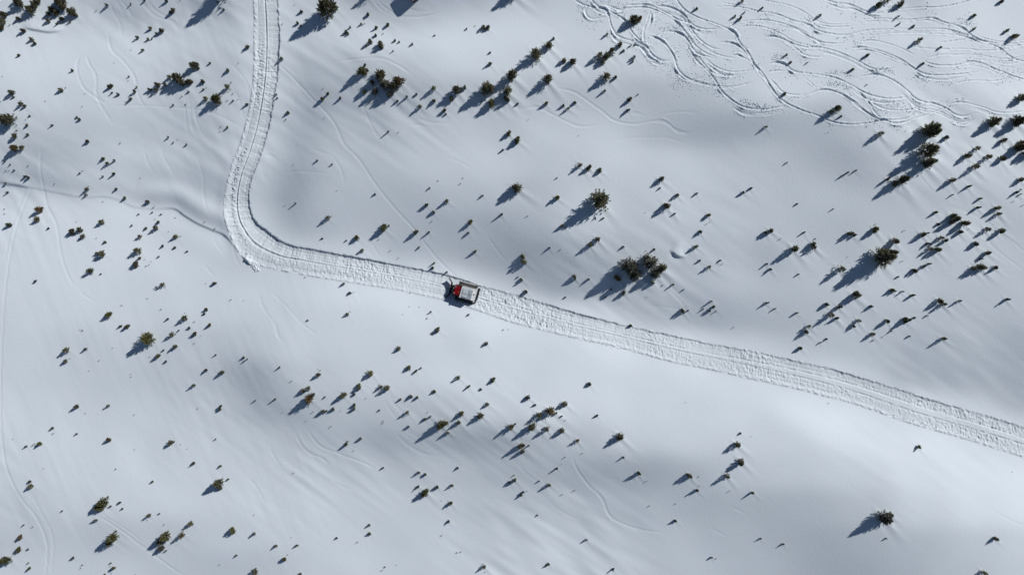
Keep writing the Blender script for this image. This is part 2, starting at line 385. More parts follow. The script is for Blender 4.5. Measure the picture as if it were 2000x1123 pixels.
for i, s in enumerate(SKI):
    big = len(s) > 8
    carve(s, 0.14 if big else 0.10, 0.125 if big else 0.11, 0.21 if big else 0.14, 1.0)
    if len(s) > 6:          # a second, lighter line ridden close beside
        o1, o2 = rng.uniform(3, 8) * rng.choice([-1, 1]), rng.uniform(3, 8)
        a_, b_ = sorted(rng.choice(len(s) + 1, 2, replace=False)); a_, b_ = min(a_, len(s) - 5), max(b_, min(a_, len(s) - 5) + 5)
        for _r in range(2):
          o1 += rng.uniform(-4, 4); o2 += rng.uniform(-3, 5)
          carve([(x + o1, y + o2 + 1.5 * math.sin(k * 1.3 + i)) for k, (x, y) in enumerate(s[max(a_, 0):b_])], 0.075, 0.11, 0.10, 0.0)

# --- older, half-buried tracks
OLD = [
 [(542,122),(600,182),(650,237),(672,281),(700,311),(735,362),(770,405),(810,450),(850,500),(880,530),(898,546)],
 [(690,160),(712,215),(735,262),(757,283)],
 [(645,300),(665,330),(675,370)], [(720,465),(735,490),(748,508)],
 [(62,355),(40,420),(20,500),(8,600),(3,700),(2,800),(10,900),(40,970),(70,1010),(90,1060),(88,1130)],
 [(50,360),(27,430),(8,520)], [(60,960),(80,1000),(102,1050),(98,1130)],
 [(80,285),(80,340),(90,395),(110,440),(118,490),(132,535),(147,562)],
 [(160,102),(150,130),(162,170),(185,190),(200,212),(222,245)],
 [(168,104),(174,125),(187,150),(190,190),(212,205)],
 [(210,60),(216,95),(240,120),(262,150),(268,180),(285,215)],
 [(220,207),(300,208),(400,218),(472,247)],
 [(447,122),(470,145),(485,170),(488,205)], [(455,168),(467,195),(478,240)],
 [(212,-5),(222,25),(235,50),(237,80)], [(225,-5),(240,25),(250,45)], [(232,-5),(252,22),(262,44)],
 [(270,-5),(300,30),(340,45),(350,72)], [(282,-5),(310,25),(345,42)],
 [(362,190),(364,240),(372,280)], [(370,190),(374,240),(384,270)], [(378,190),(384,235),(402,275)],
 [(660,121),(700,116),(745,115),(780,130),(806,147)],
 [(1087,172),(1120,180),(1140,192),(1175,217),(1200,235),(1237,242),(1292,237),(1325,257),(1357,259)],
 [(1015,215),(1047,210),(1075,222),(1112,240),(1135,247),(1172,244)],
 [(1195,277),(1237,270),(1300,270),(1340,280)], [(1210,230),(1237,221),(1268,229)], [(1290,224),(1330,219),(1370,222)],
 [(735,2),(762,22),(787,33),(825,33),(864,25)], [(752,-4),(780,12),(815,22),(850,22)], [(722,-4),(745,18),(775,34),(800,40)],
 [(807,225),(832,237),(862,241),(885,238)], [(790,247),(815,244),(845,252)],
 [(747,774),(762,800),(780,822)], [(757,772),(778,798),(800,815)],
 [(770,842),(795,867),(825,884),(862,892)], [(782,842),(812,862),(840,880)],
 [(575,842),(587,865),(605,885),(630,895),(645,912)], [(600,840),(625,870),(660,885),(700,900),(735,915)],
 [(525,865),(535,890),(552,915)], [(648,937),(668,950),(690,955)], [(710,962),(722,975)],
 [(187,1004),(237,1035),(277,1065),(325,1100),(360,1124)], [(200,1004),(250,1036),(285,1064)],
 [(1117,892),(1130,920),(1150,947),(1175,972),(1190,1005),(1212,1020),(1250,1033),(1300,1040)],
 [(1010,905),(1035,930),(1060,945)], [(1065,975),(1100,1000),(1130,1015)],
 [(1870,430),(1910,455),(1950,490),(2005,532)], [(1850,400),(1900,420),(1950,450),(2012,500)], [(1787,331),(1810,360),(1826,378)],
 [(150,562),(170,580),(190,590)], [(505,568),(515,600),(540,640),(546,664)], [(525,565),(560,600),(600,640),(622,656)],
 [(540,628),(540,650),(560,675)], [(950,458),(965,480),(992,515)], [(870,305),(905,320),(925,335)],
 [(500,300),(530,305),(545,315)], [(555,337),(600,336),(650,340)], [(600,290),(625,297),(650,305)],
 [(280,285),(290,320),(305,345)], [(312,290),(330,325),(345,350)], [(380,300),(395,340),(400,390),(415,430)],
 [(415,460),(425,480),(440,500)], [(455,470),(460,500),(475,530)], [(395,510),(410,530),(425,545)],
 [(480,930),(500,950),(520,985)], [(1380,1030),(1410,1042),(1425,1050)], [(1930,990),(1965,1010),(2005,1030)],
 [(1420,985),(1450,1000),(1465,1008)], [(1300,560),(1330,590),(1345,610)], [(1265,596),(1300,600),(1330,603),(1345,596)],
]
for s in OLD:
    carve(s, 0.038 if len(s) > 4 else 0.022, 0.24, 0.036 if len(s) > 4 else 0.022, 0.0, 0.05)

# --- steep lips: wind-cut ledge, small overhang, snow hollows
def lip(path, up, wup, down, wdn, fade=20):
    P = np.array(path, float); a, b = on_ground(P[:, 0], P[:, 1]); L = spline(np.c_[a, b])
    n = len(L); f = np.clip(np.minimum(np.arange(n), n - 1 - np.arange(n)) * 1.5 / fade, 0, 1); f = f * f * (3 - 2 * f)
    reach = 4.5 * max(wup, wdn) / M
    sub, V, I, ok = near(L, reach)
    v = V * M
    z = np.where(v < 0, up * np.exp(-(v / wup) ** 2), up - (up + down) * sstep(0, 0.55, v) + down * (1 - np.exp(-(np.maximum(v - .55, 0) / wdn) ** 2)))
    Z[sub] += np.where(ok, z * f[I], 0)
lip([(-60,348),(0,353),(50,362),(110,374),(160,383),(205,382),(235,390),(262,402),(300,406),(340,406),(362,420),(385,434),(412,446),(440,458),(458,478),(474,500)], .03, 2.6, .07, 2.4, 60)
lip([(300,404),(340,406),(362,420),(385,434),(412,446),(440,458),(458,478),(474,500)], .05, 2.0, .12, 2.0, 60)
def valley(path, a, wv, fade=60):
    P = np.array(path, float); x_, y_ = on_ground(P[:, 0], P[:, 1]); L = spline(np.c_[x_, y_])
    n = len(L); f = np.clip(np.minimum(np.arange(n), n - 1 - np.arange(n)) * 1.5 / fade, 0, 1); f = f * f * (3 - 2 * f)
    sub, V, I, ok = near(L, 90)
    v_ = V * M; z = a * (1 - np.exp(-(v_ / wv) ** 2)) * np.exp(-(v_ / 4.6) ** 4)
    Z[sub] += np.where(ok & (v_ < 0), z * f[I], 0)
valley([(-60,348),(0,353),(50,362),(110,374),(160,383),(205,382),(235,390),(262,402),(300,406),(340,406),(362,420),(385,434),(412,446),(440,458),(458,478)], .22, 2.2)
valley([(235,390),(262,402),(300,406),(340,406),(362,420),(385,434),(412,446),(440,458),(458,478),(474,500)], .52, 2.4, 90)
lip([(1306,486),(1316,493),(1324,499),(1336,500),(1344,501)], .38, 1.7, .08, .9, 18)
lip([(40,52),(70,58),(100,62),(130,56)], .25, 1.6, .05, 1.5, 24)
lip([(170,32),(200,32),(222,44),(245,50),(280,47)], -.10, 1.8, .10, 1.8, 24)
lip([(360,36),(400,38),(430,28),(450,15)], -.12, 1.8, .12, 1.8, 24)
lip([(-10,356),(30,360),(62,366)], .12, 1.5, .1, 1.5, 20)

# ------------------------------------------------------------------ plants of the photograph (quarter-scale coordinates per tile: x,y,crown width)
TILES = {
 (0, 0): "140,20,80 225,75,78 260,30,60 295,15,40 115,5,40 400,70,60 465,25,92 485,55,60 435,100,50 550,90,72 585,115,40 475,150,40 445,190,25 375,160,40 375,112,40 435,8,40 545,170,24 10,115,60 10,165,60 8,215,40 140,150,35 75,197,15 175,240,40 245,305,40 270,335,30 147,435,25 830,40,35 1022,32,18 1130,8,20 1295,10,30 1410,5,10 1352,78,40 1330,97,28 1700,20,20 1740,75,25 750,85,12 1168,220,30 1260,240,45 1218,262,30 1068,292,35 1150,302,28 1183,303,18 1108,388,30 1020,390,8 890,492,6 1930,372,35 563,548,28 1505,510,70 1547,530,25 1638,492,20 1862,493,10 1782,550,35 1370,605,92 1405,640,66 1320,600,42 1470,640,55 1580,630,36 1225,660,56 1215,703,40 1160,700,35 1280,662,28 1003,598,20 1000,630,8 855,672,40 868,728,22 918,735,28 1045,715,36g 1063,680,20 1015,773,32 985,795,8 468,700,40 512,686,10 665,733,6 88,722,50 103,757,20 160,812,45 190,835,30 352,790,6 642,832,10 38,930,118 230,907,16 203,935,8 130,978,14 213,978,22 400,977,22 600,915,18 617,928,24 127,1020,14 110,1055,45 213,1052,22 675,1097,32 938,1117,14 1310,1072,25 1388,1090,10 1352,1113,16 1725,990,12 1773,992,24 1718,1027,10 1770,675,50g 1805,645,15 1605,770,45g 1682,768,88g 1712,800,40 1775,787,14 1818,785,22 1857,777,10 1815,737,10 1925,815,30 1470,717,18 1585,700,20 1612,687,8 1420,753,14 1352,818,20 1450,818,12 22,600,6 5,795,12 1690,-75,130",
 (500, 0): "545,50,172 622,58,50 350,88,28 303,40,8 323,178,30 347,203,20 205,190,12 497,220,12 180,390,10 197,455,36 875,112,30 733,215,28 700,245,36 720,265,28 820,190,26 845,187,15 940,215,34 1032,190,35 890,325,50 860,358,25 970,352,60 938,277,28 993,263,14 1085,320,25 1120,330,20 1222,346,24 1066,403,18 1392,277,16 1645,225,18 1710,203,12 1775,215,44 1808,215,40 1825,415,20 1825,497,36 822,558,90g 850,515,30 868,545,26 960,588,90 905,640,46 1112,625,92b 1012,662,84s 1072,670,84 925,715,62s 1040,735,60s 848,712,38g 887,797,20 560,727,36g 515,768,36 653,762,28 160,738,20 163,768,18 245,880,30 233,935,12 535,922,8 523,693,8 1388,688,46g 1390,790,33 1255,735,20 1178,755,32 1100,788,25 1278,832,40 1570,698,84 1632,675,36 1525,770,42 1465,860,36g 1482,888,20 1800,690,106 1835,805,62g 1965,712,84 1957,775,50 1030,1027,30 1113,1032,12 1975,1040,45 1762,800,20s 860,-40,60 2010,-60,96",
 (1000, 0): "955,148,90 998,148,46b 5,585,100 745,265,33 325,298,28 287,350,72 190,418,104 405,470,46 478,480,62 685,425,66g 735,440,60 782,395,68g 842,350,50 712,482,50 930,355,22 962,350,18 875,400,25 955,445,32 940,480,22 740,595,74 812,600,28 283,618,84 722,710,36 920,775,40 985,738,16 912,857,35 265,805,35 45,808,22 400,820,28 440,845,33 490,800,28 128,937,8 523,1057,10 40,1095,56g 1985,990,30 1445,68,24 1800,8,36 1815,98,22 1745,130,26 1785,145,37 1955,65,22",
 (1500, 0): "870,45,50g 935,0,62 1045,25,55 405,122,35 575,108,10 1018,128,28 1050,140,10 1028,188,22 1138,200,26 1612,122,26 1830,8,30 1616,223,24 1870,235,30 1938,282,45 1188,312,50 1350,371,20 145,432,28 180,490,22 305,492,18 543,300,10 780,438,32 1212,503,30 657,543,28 770,665,14 135,730,30 550,848,56 500,870,46 570,908,20 1990,755,66 1782,943,78 1287,1000,124 1392,1075,33 882,1043,55 1972,935,84 1842,1100,46 1985,1108,42",
 (0, 281): "103,37,62b 160,30,40 38,137,18 80,162,16 220,170,12 47,211,12 72,211,8 113,209,16 195,255,25 218,262,30 40,308,18 50,382,25 425,312,12 800,118,30 835,150,35 887,128,30 880,237,32 802,254,22 622,228,18 641,211,10 1098,268,8 675,355,42 670,398,30 908,354,26 970,427,33 1155,447,35 802,452,10 1197,497,12 1210,485,8 1080,547,16 1183,538,18 1252,549,16 1207,587,10 1363,577,8 1232,612,32 1028,635,16 1135,660,26 1210,655,46g 1085,720,40 1315,685,8 1370,722,40 1408,720,12 820,765,28 1070,830,66g 1085,890,25 1265,800,28 1365,808,24 1457,838,18 1235,880,22s 1055,940,50 1127,903,8 1178,918,10 1140,953,14 1162,943,12 298,512,62b 325,500,26b 285,585,50 60,630,42 32,510,10 35,545,12 377,660,20 595,608,10 790,608,52g 555,685,46 615,665,56 640,722,46s 752,737,6 790,850,56 755,850,30 698,988,60g 785,1013,16 270,1068,22 1262,1097,46 1220,1115,20 1608,1090,8 1675,1090,32 1600,610,12 1680,662,12 1455,5,20",
 (500, 281): "480,132,20 593,157,18 295,162,6 633,365,6 308,465,24 225,480,8 930,392,20 1357,343,20 1420,288,6 1617,268,8 1597,310,14 1490,445,42g 1325,477,36 1385,535,28 1375,602,12 1768,403,26 1915,553,32 1672,612,42g 1660,697,26 1705,840,32 1350,690,32 1243,690,46 1270,806,20 990,655,62g 1035,637,25 560,575,46 588,565,14 517,735,18 785,735,48g 707,755,16 750,777,8 828,830,38 960,745,12 1050,833,12 1113,890,12 1383,935,28 1378,962,28 1490,1000,25 683,1093,32 388,1040,12 1925,45,25",
 (1000, 281): "535,165,50 605,185,46 688,205,38 352,265,16 45,345,82 353,420,46g 690,435,176 393,635,36 425,655,18 123,563,14 715,580,24 1165,275,50 1157,347,20 1292,400,40 1445,385,28 1215,485,62 1272,542,20 1810,375,30 1870,350,24 1540,555,38 1500,598,12 1548,608,10 1522,625,12 1475,690,35 1440,800,46 1040,535,6 1467,910,22 1540,958,38 1632,910,22 1615,935,10 1640,940,12 985,883,10 1047,835,12 1115,822,22 875,803,24 672,745,56 612,790,50 295,815,24 380,827,10 85,882,40g 92,920,50 80,1065,36g 48,1038,16 487,1033,38g 495,1060,25 605,1058,30g 925,955,146s 965,1020,118s 1055,885,62 1085,930,128s 1125,1010,96s 1177,972,86 1100,1085,36 825,1050,56b 1258,1097,28 1178,1104,12 1980,690,30 1990,940,25",
 (1500, 281): "1270,45,136 1255,150,92 1290,132,52 1062,280,82 1000,310,56 940,280,32 148,147,18 590,243,22 628,220,18 690,210,18 232,470,16 510,511,16 1635,35,45 1567,95,50 1722,103,50g 1627,180,56 1832,110,46 1968,22,74 2030,75,60 1980,275,40 1442,283,50 1577,333,32 1445,397,20 1660,423,24 1947,383,30 1975,355,14 1970,395,20s 1915,450,12 1652,498,35 1802,503,45 1807,547,38 1317,530,30 1472,577,66 1440,612,50 1552,618,60 1507,693,35 1335,625,25s 1357,733,45 1397,750,35 1260,778,36s 1272,820,40 1332,823,45 1215,705,45 1252,698,30 1065,677,14 1717,668,45 1832,673,45 1625,775,40s 1722,848,42 1670,898,25 1660,958,62 1690,970,40 1610,972,45 1782,963,35 1755,953,14 1265,938,34s 1220,955,30 1152,988,38g 1015,1035,18 1050,915,14 917,888,156 997,753,55 847,668,50g 652,700,45 682,712,28 840,628,12 25,675,45 287,690,26 100,740,14 212,813,66g 357,778,50 370,740,14 362,808,45 582,978,66 242,1018,18 25,980,32 575,738,8 625,880,8 1570,665,8 1990,480,14",
 (0, 562): "837,213,56g 947,137,12 1148,83,8 1257,168,14 1310,242,24 1437,235,56g 1445,195,10 1610,165,30g 1595,200,22 1803,92,14 1902,99,8 1517,265,14 1475,307,26 1393,335,18 1630,290,32 1335,365,50g 1512,357,36 1508,383,16 1570,374,6 1516,432,12 935,298,28 987,302,40 625,327,8 641,332,12 1138,402,108g 1150,362,42 1362,458,38 1272,485,18 1225,533,42 1170,537,8 1293,570,20 508,485,54g 662,477,36 505,570,38 545,553,6 880,468,8 772,566,12 692,648,10 1022,672,6 1022,693,10 1682,523,22 1900,540,24 1930,556,18 1905,574,18 1610,642,32 1725,660,38 1513,760,36 1723,922,30 1718,942,26 1542,943,8 590,928,42 840,922,35 662,980,8 410,1097,28 387,1110,14 1990,880,20 1045,992,6",
 (500, 562): "740,42,30 765,35,12 715,208,35 735,187,12 403,255,16 1205,37,12 1198,145,8 1276,150,8 1147,207,6 1365,188,24 1337,239,12 1660,207,22 1417,328,42 1378,347,18 1932,328,14 1970,325,10 1115,470,42 1800,433,38 182,622,24 485,675,44b 500,645,10 487,632,6 278,727,14 407,783,46 365,800,40 410,872,84b 440,832,36 145,872,26 897,668,60g 802,773,46 770,830,24 674,840,54 535,850,18 515,962,35 545,962,22 598,950,30 445,968,14 658,960,10 767,908,30 765,940,35 975,775,42 1022,778,54 1190,625,42g 1250,650,28 1290,622,20 1580,700,42g 1850,720,42 1657,773,35 1758,790,20 1390,803,32g 1213,847,36 1262,858,26 1127,868,24 1177,973,40 965,955,20s 993,1040,12 993,1055,12 1190,1080,24 585,1082,14 390,1040,8 1362,1005,28 1318,1030,28 1340,970,10 1435,1075,78g 1472,1060,56 1602,983,44g 1585,1052,40 1757,998,60 1807,910,40 1987,1090,56 210,970,6 858,862,8",
 (1000, 562): "110,28,35 418,70,16 775,15,32 875,40,40 730,75,16 930,292,30g 1335,180,38 1378,177,22 1560,105,28 1495,170,18 1575,155,35 1545,180,24 1595,183,16 1985,118,30 1732,307,12 605,748,38g 127,856,46 180,910,24 412,903,52 300,963,78b 345,975,30 212,993,62 157,1085,78 390,1003,18 418,1032,12 663,996,24 1357,893,8 270,1105,52 392,1110,50 25,1065,22 1340,15,16 1052,72,8",
 (1500, 562): "697,68,66 702,42,36 460,133,36 562,148,46 502,213,56 540,235,36 322,298,38 304,348,40 230,198,22 457,402,20 410,427,20 260,467,35 60,163,22 5,115,20 807,150,30 714,256,40 677,303,30 970,15,36 990,25,28 1052,30,26 1132,56,34 1347,98,45g 1377,127,45g 1502,104,35 1872,88,34 1247,218,18 942,258,37 1077,253,45 1107,244,30 1147,232,22 965,336,16 920,368,6 893,385,6 817,363,40 820,410,14 1107,376,18 1378,399,40 475,901,10",
 (0, 842): "415,17,14 593,20,24 203,117,27 312,97,37g 270,97,14 253,112,12 840,65,38b 1050,142,8 1327,88,46 1355,85,20 1412,101,6 1462,135,8 1682,62,18 1508,254,28 1722,270,26 903,294,14 1190,393,24 233,393,28 237,428,46 343,287,5 105,58,4 1702,408,84 1715,440,42s 1778,372,20 790,560,88g 765,600,62g 838,513,22 860,582,20 937,557,28 955,605,22 738,697,33 480,623,18 868,838,84g 845,875,62 905,780,20 1162,656,38 1150,692,10 1243,641,16 1283,727,12 1283,822,84g 1240,865,62 1250,918,56s 1297,930,20 1417,813,54b 1487,723,50g 1812,778,50g 1982,802,36 1843,972,20 1715,1038,10 1983,652,10 1988,1095,54 178,733,20 250,747,14 148,830,38b 138,926,40g 213,920,18 32,1013,80g 218,1027,16 225,1072,28g 565,985,24 640,1042,14 627,1068,12 865,1028,18 860,1053,10 885,1072,30 815,1117,24 870,1107,10 1052,1120,14",
 (500, 842): "293,325,12 695,105,33 715,82,20 815,55,28 760,152,8 995,287,20 1272,323,32b 1325,335,26 1265,437,28 1320,485,68g 1222,471,5 1417,431,32 1532,423,36 1573,290,22 1517,563,38 1446,541,6 1505,708,30 1450,814,14 885,733,28 885,798,30g 632,835,20 792,865,14 320,893,28 278,828,8 152,896,35 247,963,12 222,996,36g 350,1115,28 985,1085,14 1008,1060,14 1097,1042,8 1567,946,12 1600,941,14 1782,1063,42 1790,1097,10 1980,400,25 1500,15,36",
 (1000, 842): "73,117,52 95,105,36 135,110,22 80,160,40 512,73,38b 550,173,10 415,203,14 842,43,74 872,202,26 987,333,35g 935,355,25 1050,390,12 352,288,28 388,258,8 297,327,10 210,387,18 290,419,40g 392,494,14 490,462,14 85,475,28 75,500,28 120,465,10 15,345,14 20,385,36 200,657,16 582,849,30 287,1038,30g 262,1052,20 787,1079,28 1073,582,14 1277,699,28 1560,988,20 1597,992,12 1387,348,46 1442,462,36 1465,425,8 1460,355,8 1682,353,56 1700,467,14 1882,479,32 1792,237,62 1762,108,62 1785,12,22 1868,40,8 1942,837,20 1278,565,5",
 (1500, 842): "1182,127,32g 925,685,112s 957,650,52 1787,844,38 122,884,20 925,835,16 1692,1104,48 1908,315,7",
}
PLANTS = []
for (ox, oy), s in TILES.items():
    for it in s.split():
        fl = ''
        if it[-1] in 'gbs': fl = it[-1]; it = it[:-1]
        x, y, d = (float(t) for t in it.split(','))
        px, py = ox + x * .25025, oy + y * .25022
        dm = d * 0.25 * M
        r = 1.08 + 0.22 * min(1, max(0, (px - 1150) / 700)) + random.uniform(-.1, .12)
        if fl == 's': r *= .85
        if d < 16: r = 1.0
        PLANTS.append(dict(px=px, py=py, d=d, dm=dm, h=dm * r, f=fl))
for p in PLANTS:
    p['x'], p['y'] = (float(t) for t in on_ground(p['px'], p['py'], 0.55 * p['h']))

# --- wind drifts trailing from the plants
wx, wy = math.cos(math.radians(42)), math.sin(math.radians(42))
for p in PLANTS:
    if p['d'] < 17: continue
    h = min(p['h'], 2.6); L_ = 1.9 * h / M; s_ = max(0.22, 0.16 * h) / M
    right = min(1.0, max(0.25, (p['px'] - 350) / 700))
    if p['py'] < 230 and p['px'] > 1150: right *= .4
    reach = L_ * 2.2
    i0, i1 = np.searchsorted(AX, [p['x'] - reach, p['x'] + reach]); j0, j1 = np.searchsorted(AY, [p['y'] - reach, p['y'] + reach])
    if i1 - i0 < 3 or j1 - j0 < 3: continue
    dx = PX[j0:j1, i0:i1] - p['x']; dy = PY[j0:j1, i0:i1] - p['y']
    a0 = random.uniform(-.16, .16); cx_, sx_ = math.cos(a0), math.sin(a0)
    ux, uy = wx * cx_ - wy * sx_, wx * sx_ + wy * cx_
    u = dx * ux + dy * uy; v = -dx * uy + dy * ux
    e = np.where(u > 0, np.exp(-(u / L_) ** 2), np.exp(-(u / (0.35 * L_)) ** 2))
    wv = s_ * (1 + 0.6 * np.clip(u / L_, 0, 2))
    Z[j0:j1, i0:i1] += 0.036 * h * right * e * np.exp(-(v / wv) ** 2)
    Z[j0:j1, i0:i1] -= 0.016 * h * right * e * np.exp(-((v - 2.1 * wv) / wv) ** 2)

# ------------------------------------------------------------------ groomed track: cut into the sheet, then its own surface
RP = np.array(ROAD, float); ra, rb = on_ground(RP[:, 0], RP[:, 1])
RL = spline(np.c_[ra, rb], 1.05)
dcp = np.r_[0, np.cumsum(np.hypot(np.diff(ra), np.diff(rb)))]
dl = np.r_[0, np.cumsum(np.hypot(*np.diff(RL, axis=0).T))]
RHW = np.interp(dl / dl[-1] * dcp[-1], dcp, RP[:, 2]) * M
RHW += 0.10 * np.convolve(rng.standard_normal(len(RL) + 60), np.ones(61) / 61, 'valid') * 4
k5 = np.ones(31) / 31
RHW = np.convolve(np.pad(RHW, 15, mode='edge'), k5, 'valid')
RT = np.gradient(RL, axis=0); RT /= np.hypot(RT[:, 0], RT[:, 1])[:, None]
def prof(v, hw, bk=1.0, ob=0.0):
    """cross profile of the track, v<0 on the inside of the bend (towards the sun)"""
    t = v / hw
    bank = -0.27 * bk * sstep(-hw - 0.22, -hw + 0.22, v) * (1 - 0.75 * sstep(-hw + .6, hw * .4, v))
    out = 0.10 * np.exp(-((v - hw + .05) / .28) ** 2) + ob * np.where(v < hw, np.exp(-((v - hw) / .7) ** 2), np.exp(-((v - hw) / 1.5) ** 2))
    return bank * (1 - sstep(hw - .3, hw + .35, v)) + out
BK = np.interp(dl, np.interp([0, 300, 640, 760, 1500, 2100], [0, 9e3], [0, 9e3]), [1.0, 1.0, 1.6, 1.2, .62, .62])
BK *= np.clip(1 + 3.2 * np.convolve(rng.standard_normal(len(RL) + 80), np.ones(81) / 81, 'valid'), .5, 1.5)
ryv = np.interp(RL[:, 1], [-200, 290, 370, 440, 470, 490, 1000], [0, 0, .30, .30, .12, 0, 0]); OB = np.where(RL[:, 0] < 500, ryv, 0.0)
OB = np.convolve(np.pad(OB, 30, mode='edge'), np.ones(61) / 61, 'valid')
sub, V, I, ok = near(RL, 60)
v = V * M; hw = RHW[I]
Zroad0 = Z.copy()
cut = prof(v, hw, BK[I], OB[I]) - 0.16 * (1 - sstep(hw - .15, hw + .18, np.abs(v)))
cut -= 0.35 * (1 - sstep(hw - .9, hw - .4, np.abs(v)))
Z[sub] += np.where(ok, cut, 0)

def sampler(F):
    def fn(px, py):
        px = np.asarray(px, float); py = np.asarray(py, float)
        i = np.clip(np.searchsorted(AX, px) - 1, 0, len(AX) - 2); j = np.clip(np.searchsorted(AY, py) - 1, 0, len(AY) - 2)
        a = np.clip((px - AX[i]) / (AX[i + 1] - AX[i]), 0, 1); b = np.clip((py - AY[j]) / (AY[j + 1] - AY[j]), 0, 1)
        return (1 - a) * (1 - b) * F[j, i] + a * (1 - b) * F[j, i + 1] + (1 - a) * b * F[j + 1, i] + a * b * F[j + 1, i + 1]
    return fn
zroad0 = sampler(Zroad0); zsurf = sampler(Z)

def toworld(px, py, z):
    return np.stack([(np.asarray(px) - 1000) * M, -(np.asarray(py) - 561.5) * M, np.asarray(z)], -1)

nyv, nxv = Z.shape
idx = np.arange(nyv * nxv).reshape(nyv, nxv)
F = np.stack([idx[:-1, :-1], idx[1:, :-1], idx[1:, 1:], idx[:-1, 1:]], -1).reshape(-1, 4)
snow = obj('snow_ground', mesh_np('snow_ground', toworld(PX, PY, Z).reshape(-1, 3), F, [MT['snow']]))
tag(snow, 'smooth windblown snow slope with drifts and ski tracks', 'snow', kind='structure')

# track surface
NV = 49
n = len(RL)
tv = np.linspace(-1, 1, NV)
VV = np.sign(tv)[None, :] * np.abs(tv)[None, :] * (RHW[:, None] + 0.55)
SXp = RL[:, 0:1] - RT[:, 1:2] * VV / M; SYp = RL[:, 1:2] + RT[:, 0:1] * VV / M
base = zroad0(SXp, SYp)
# the groomed floor is levelled: blend towards a smooth cross-section
kk = np.exp(-np.linspace(-2, 2, 81) ** 2); kk /= kk.sum()
sm = np.stack([np.convolve(np.pad(base[:, j], 40, mode='edge'), kk, 'valid') for j in range(NV)], 1)
inn = 1 - sstep(RHW[:, None] - .7, RHW[:, None] + .1, np.abs(VV))
base = base * (1 - inn) + sm * inn
t = VV / RHW[:, None]
SZ = base + prof(VV, RHW[:, None], BK[:, None], OB[:, None])
cl1 = smoothfield(NV, n, 1.5, 0.75, 0.35, 21)       # cleat marks lie across the track
cl2 = smoothfield(NV, n, 1.1, 1.0, 0, 22)
pit = np.clip(smoothfield(NV, n, 1.6, 1.0, 0.5, 23) - 1.35, 0, 1.5)
U = np.arange(n)[:, None] * 1.05 * M
rxx = RL[:, 0:1]
gapc = np.where(rxx < 560, -0.02, -0.06) + 0.03 * np.sin(U / 17)
gapw = np.interp(RL[:, 0], [500, 900, 1300, 1600, 1800, 2100], [.10, .10, .13, .22, .26, .2])[:, None]
smooth_mid = (1 - sstep(gapw - .04, gapw + .04, np.abs(t - gapc)))
midtex = np.interp(RL[:, 0], [400, 1000, 1400, 1600, 1750, 1950, 2100], [.35, .8, .6, .2, .06, .2, .3])[:, None]
tex = inn * (1 - smooth_mid * (1 - midtex))
var = np.clip(0.8 + 0.45 * smoothfield(NV, n, 14, 40, 0, 24), 0.25, 1.7)
SZ += tex * var * (0.028 * cl1 + 0.021 * cl2 - 0.13 * pit)
SZ += inn * smooth_mid * 0.04
# thin furrows left by the edges of the machine's tracks
for e, dpt in ((-1, .12), (1, .10)):
    q = gapc + e * gapw
    SZ -= dpt * inn * np.exp(-((t - q) / .035) ** 2) * np.clip(1 + .5 * smoothfield(NV, n, 3, 3, 0, 25 + e), .3, 1.6)
for q, dpt in ((-.62, .045), (-.42, .03), (.45, .035), (.70, .045)):
    SZ -= dpt * inn * np.exp(-((t - q - .03 * np.sin(U / 23 + q * 9)) / .03) ** 2) * np.clip(smoothfield(NV, n, 4, 40, 0, 31 + int(q * 10)) + .4, 0, 1.6)
upper = 1 - sstep(560, 640, RL[:, 0:1])
SZ -= upper * 0.16 * np.exp(-((t - gapc - .06) / .05) ** 2); SZ += upper * .10 * np.exp(-((t - gapc + .06) / .06) ** 2)
SZ += 0.05 * inn * smoothfield(NV, n, 10, 30, 0, 26) * .6
# ragged outer rim
rag = np.clip(smoothfield(NV, n, 1.5, 1.6, 0, 28), -1.5, 2)
SZ += 0.06 * rag * np.exp(-((np.abs(VV) - RHW[:, None]) / .22) ** 2)
# pushed-up heap where the blade turned
hx, hy = on_ground(486, 511)
ca, sa = math.cos(math.radians(58)), math.sin(math.radians(58))
hu = (SXp - hx) * ca + (SYp - hy) * sa; hv = -(SXp - hx) * sa + (SYp - hy) * ca
heap = 0.46 * np.exp(-(hu / 17) ** 4) * np.exp(-((hv + 1) / 5.0) ** 2)
SZ += heap * (1 + .35 * cl2)
over = sstep(RHW[:, None] + .30, RHW[:, None] + .55, np.abs(VV))
SZ += 0.02 - over * 0.10
idx = np.arange(n * NV).reshape(n, NV)
F = np.stack([idx[:-1, :-1], idx[:-1, 1:], idx[1:, 1:], idx[1:, :-1]], -1).reshape(-1, 4)
F = F[:, ::-1]
trk = obj('groomed_track', mesh_np('groomed_track', toworld(SXp, SYp, SZ).reshape(-1, 3), F, [MT['track']]))
tag(trk, 'groomed snow track with cleat marks bending across the slope', 'track', kind='structure')

# ------------------------------------------------------------------ loose snow clods (uncountable)
def along(path, n, spread, smin, smax):
    P = np.array(path, float); L = spline(P)
    for _ in range(n):
        k = rng.integers(len(L)); CLODS.append((L[k, 0] + rng.normal() * spread, L[k, 1] + rng.normal() * spread, rng.uniform(smin, smax) * .8))
along([(476, 496), (482, 508), (490, 520), (498, 529)], 130, 2.4, .10, .25)
along([(470, 290), (462, 306), (455, 330), (448, 352), (444, 372), (443, 390)], 85, 2.8, .06, .17)
along([(447, 300), (446, 330), (442, 350)], 26, 6, .06, .14)
along([(443, 400), (449, 440), (463, 462), (485, 484)], 25, 1.4, .06, .13)
along([(1000, 627), (1087, 652), (1187, 675), (1312, 705), (1500, 743), (1625, 774), (1750, 812), (1837, 838), (1910, 862), (2000, 890)], 240, 1.3, .06, .14)
along([(1335, 165), (1380, 178), (1420, 185)], 170, 9, .05, .10)
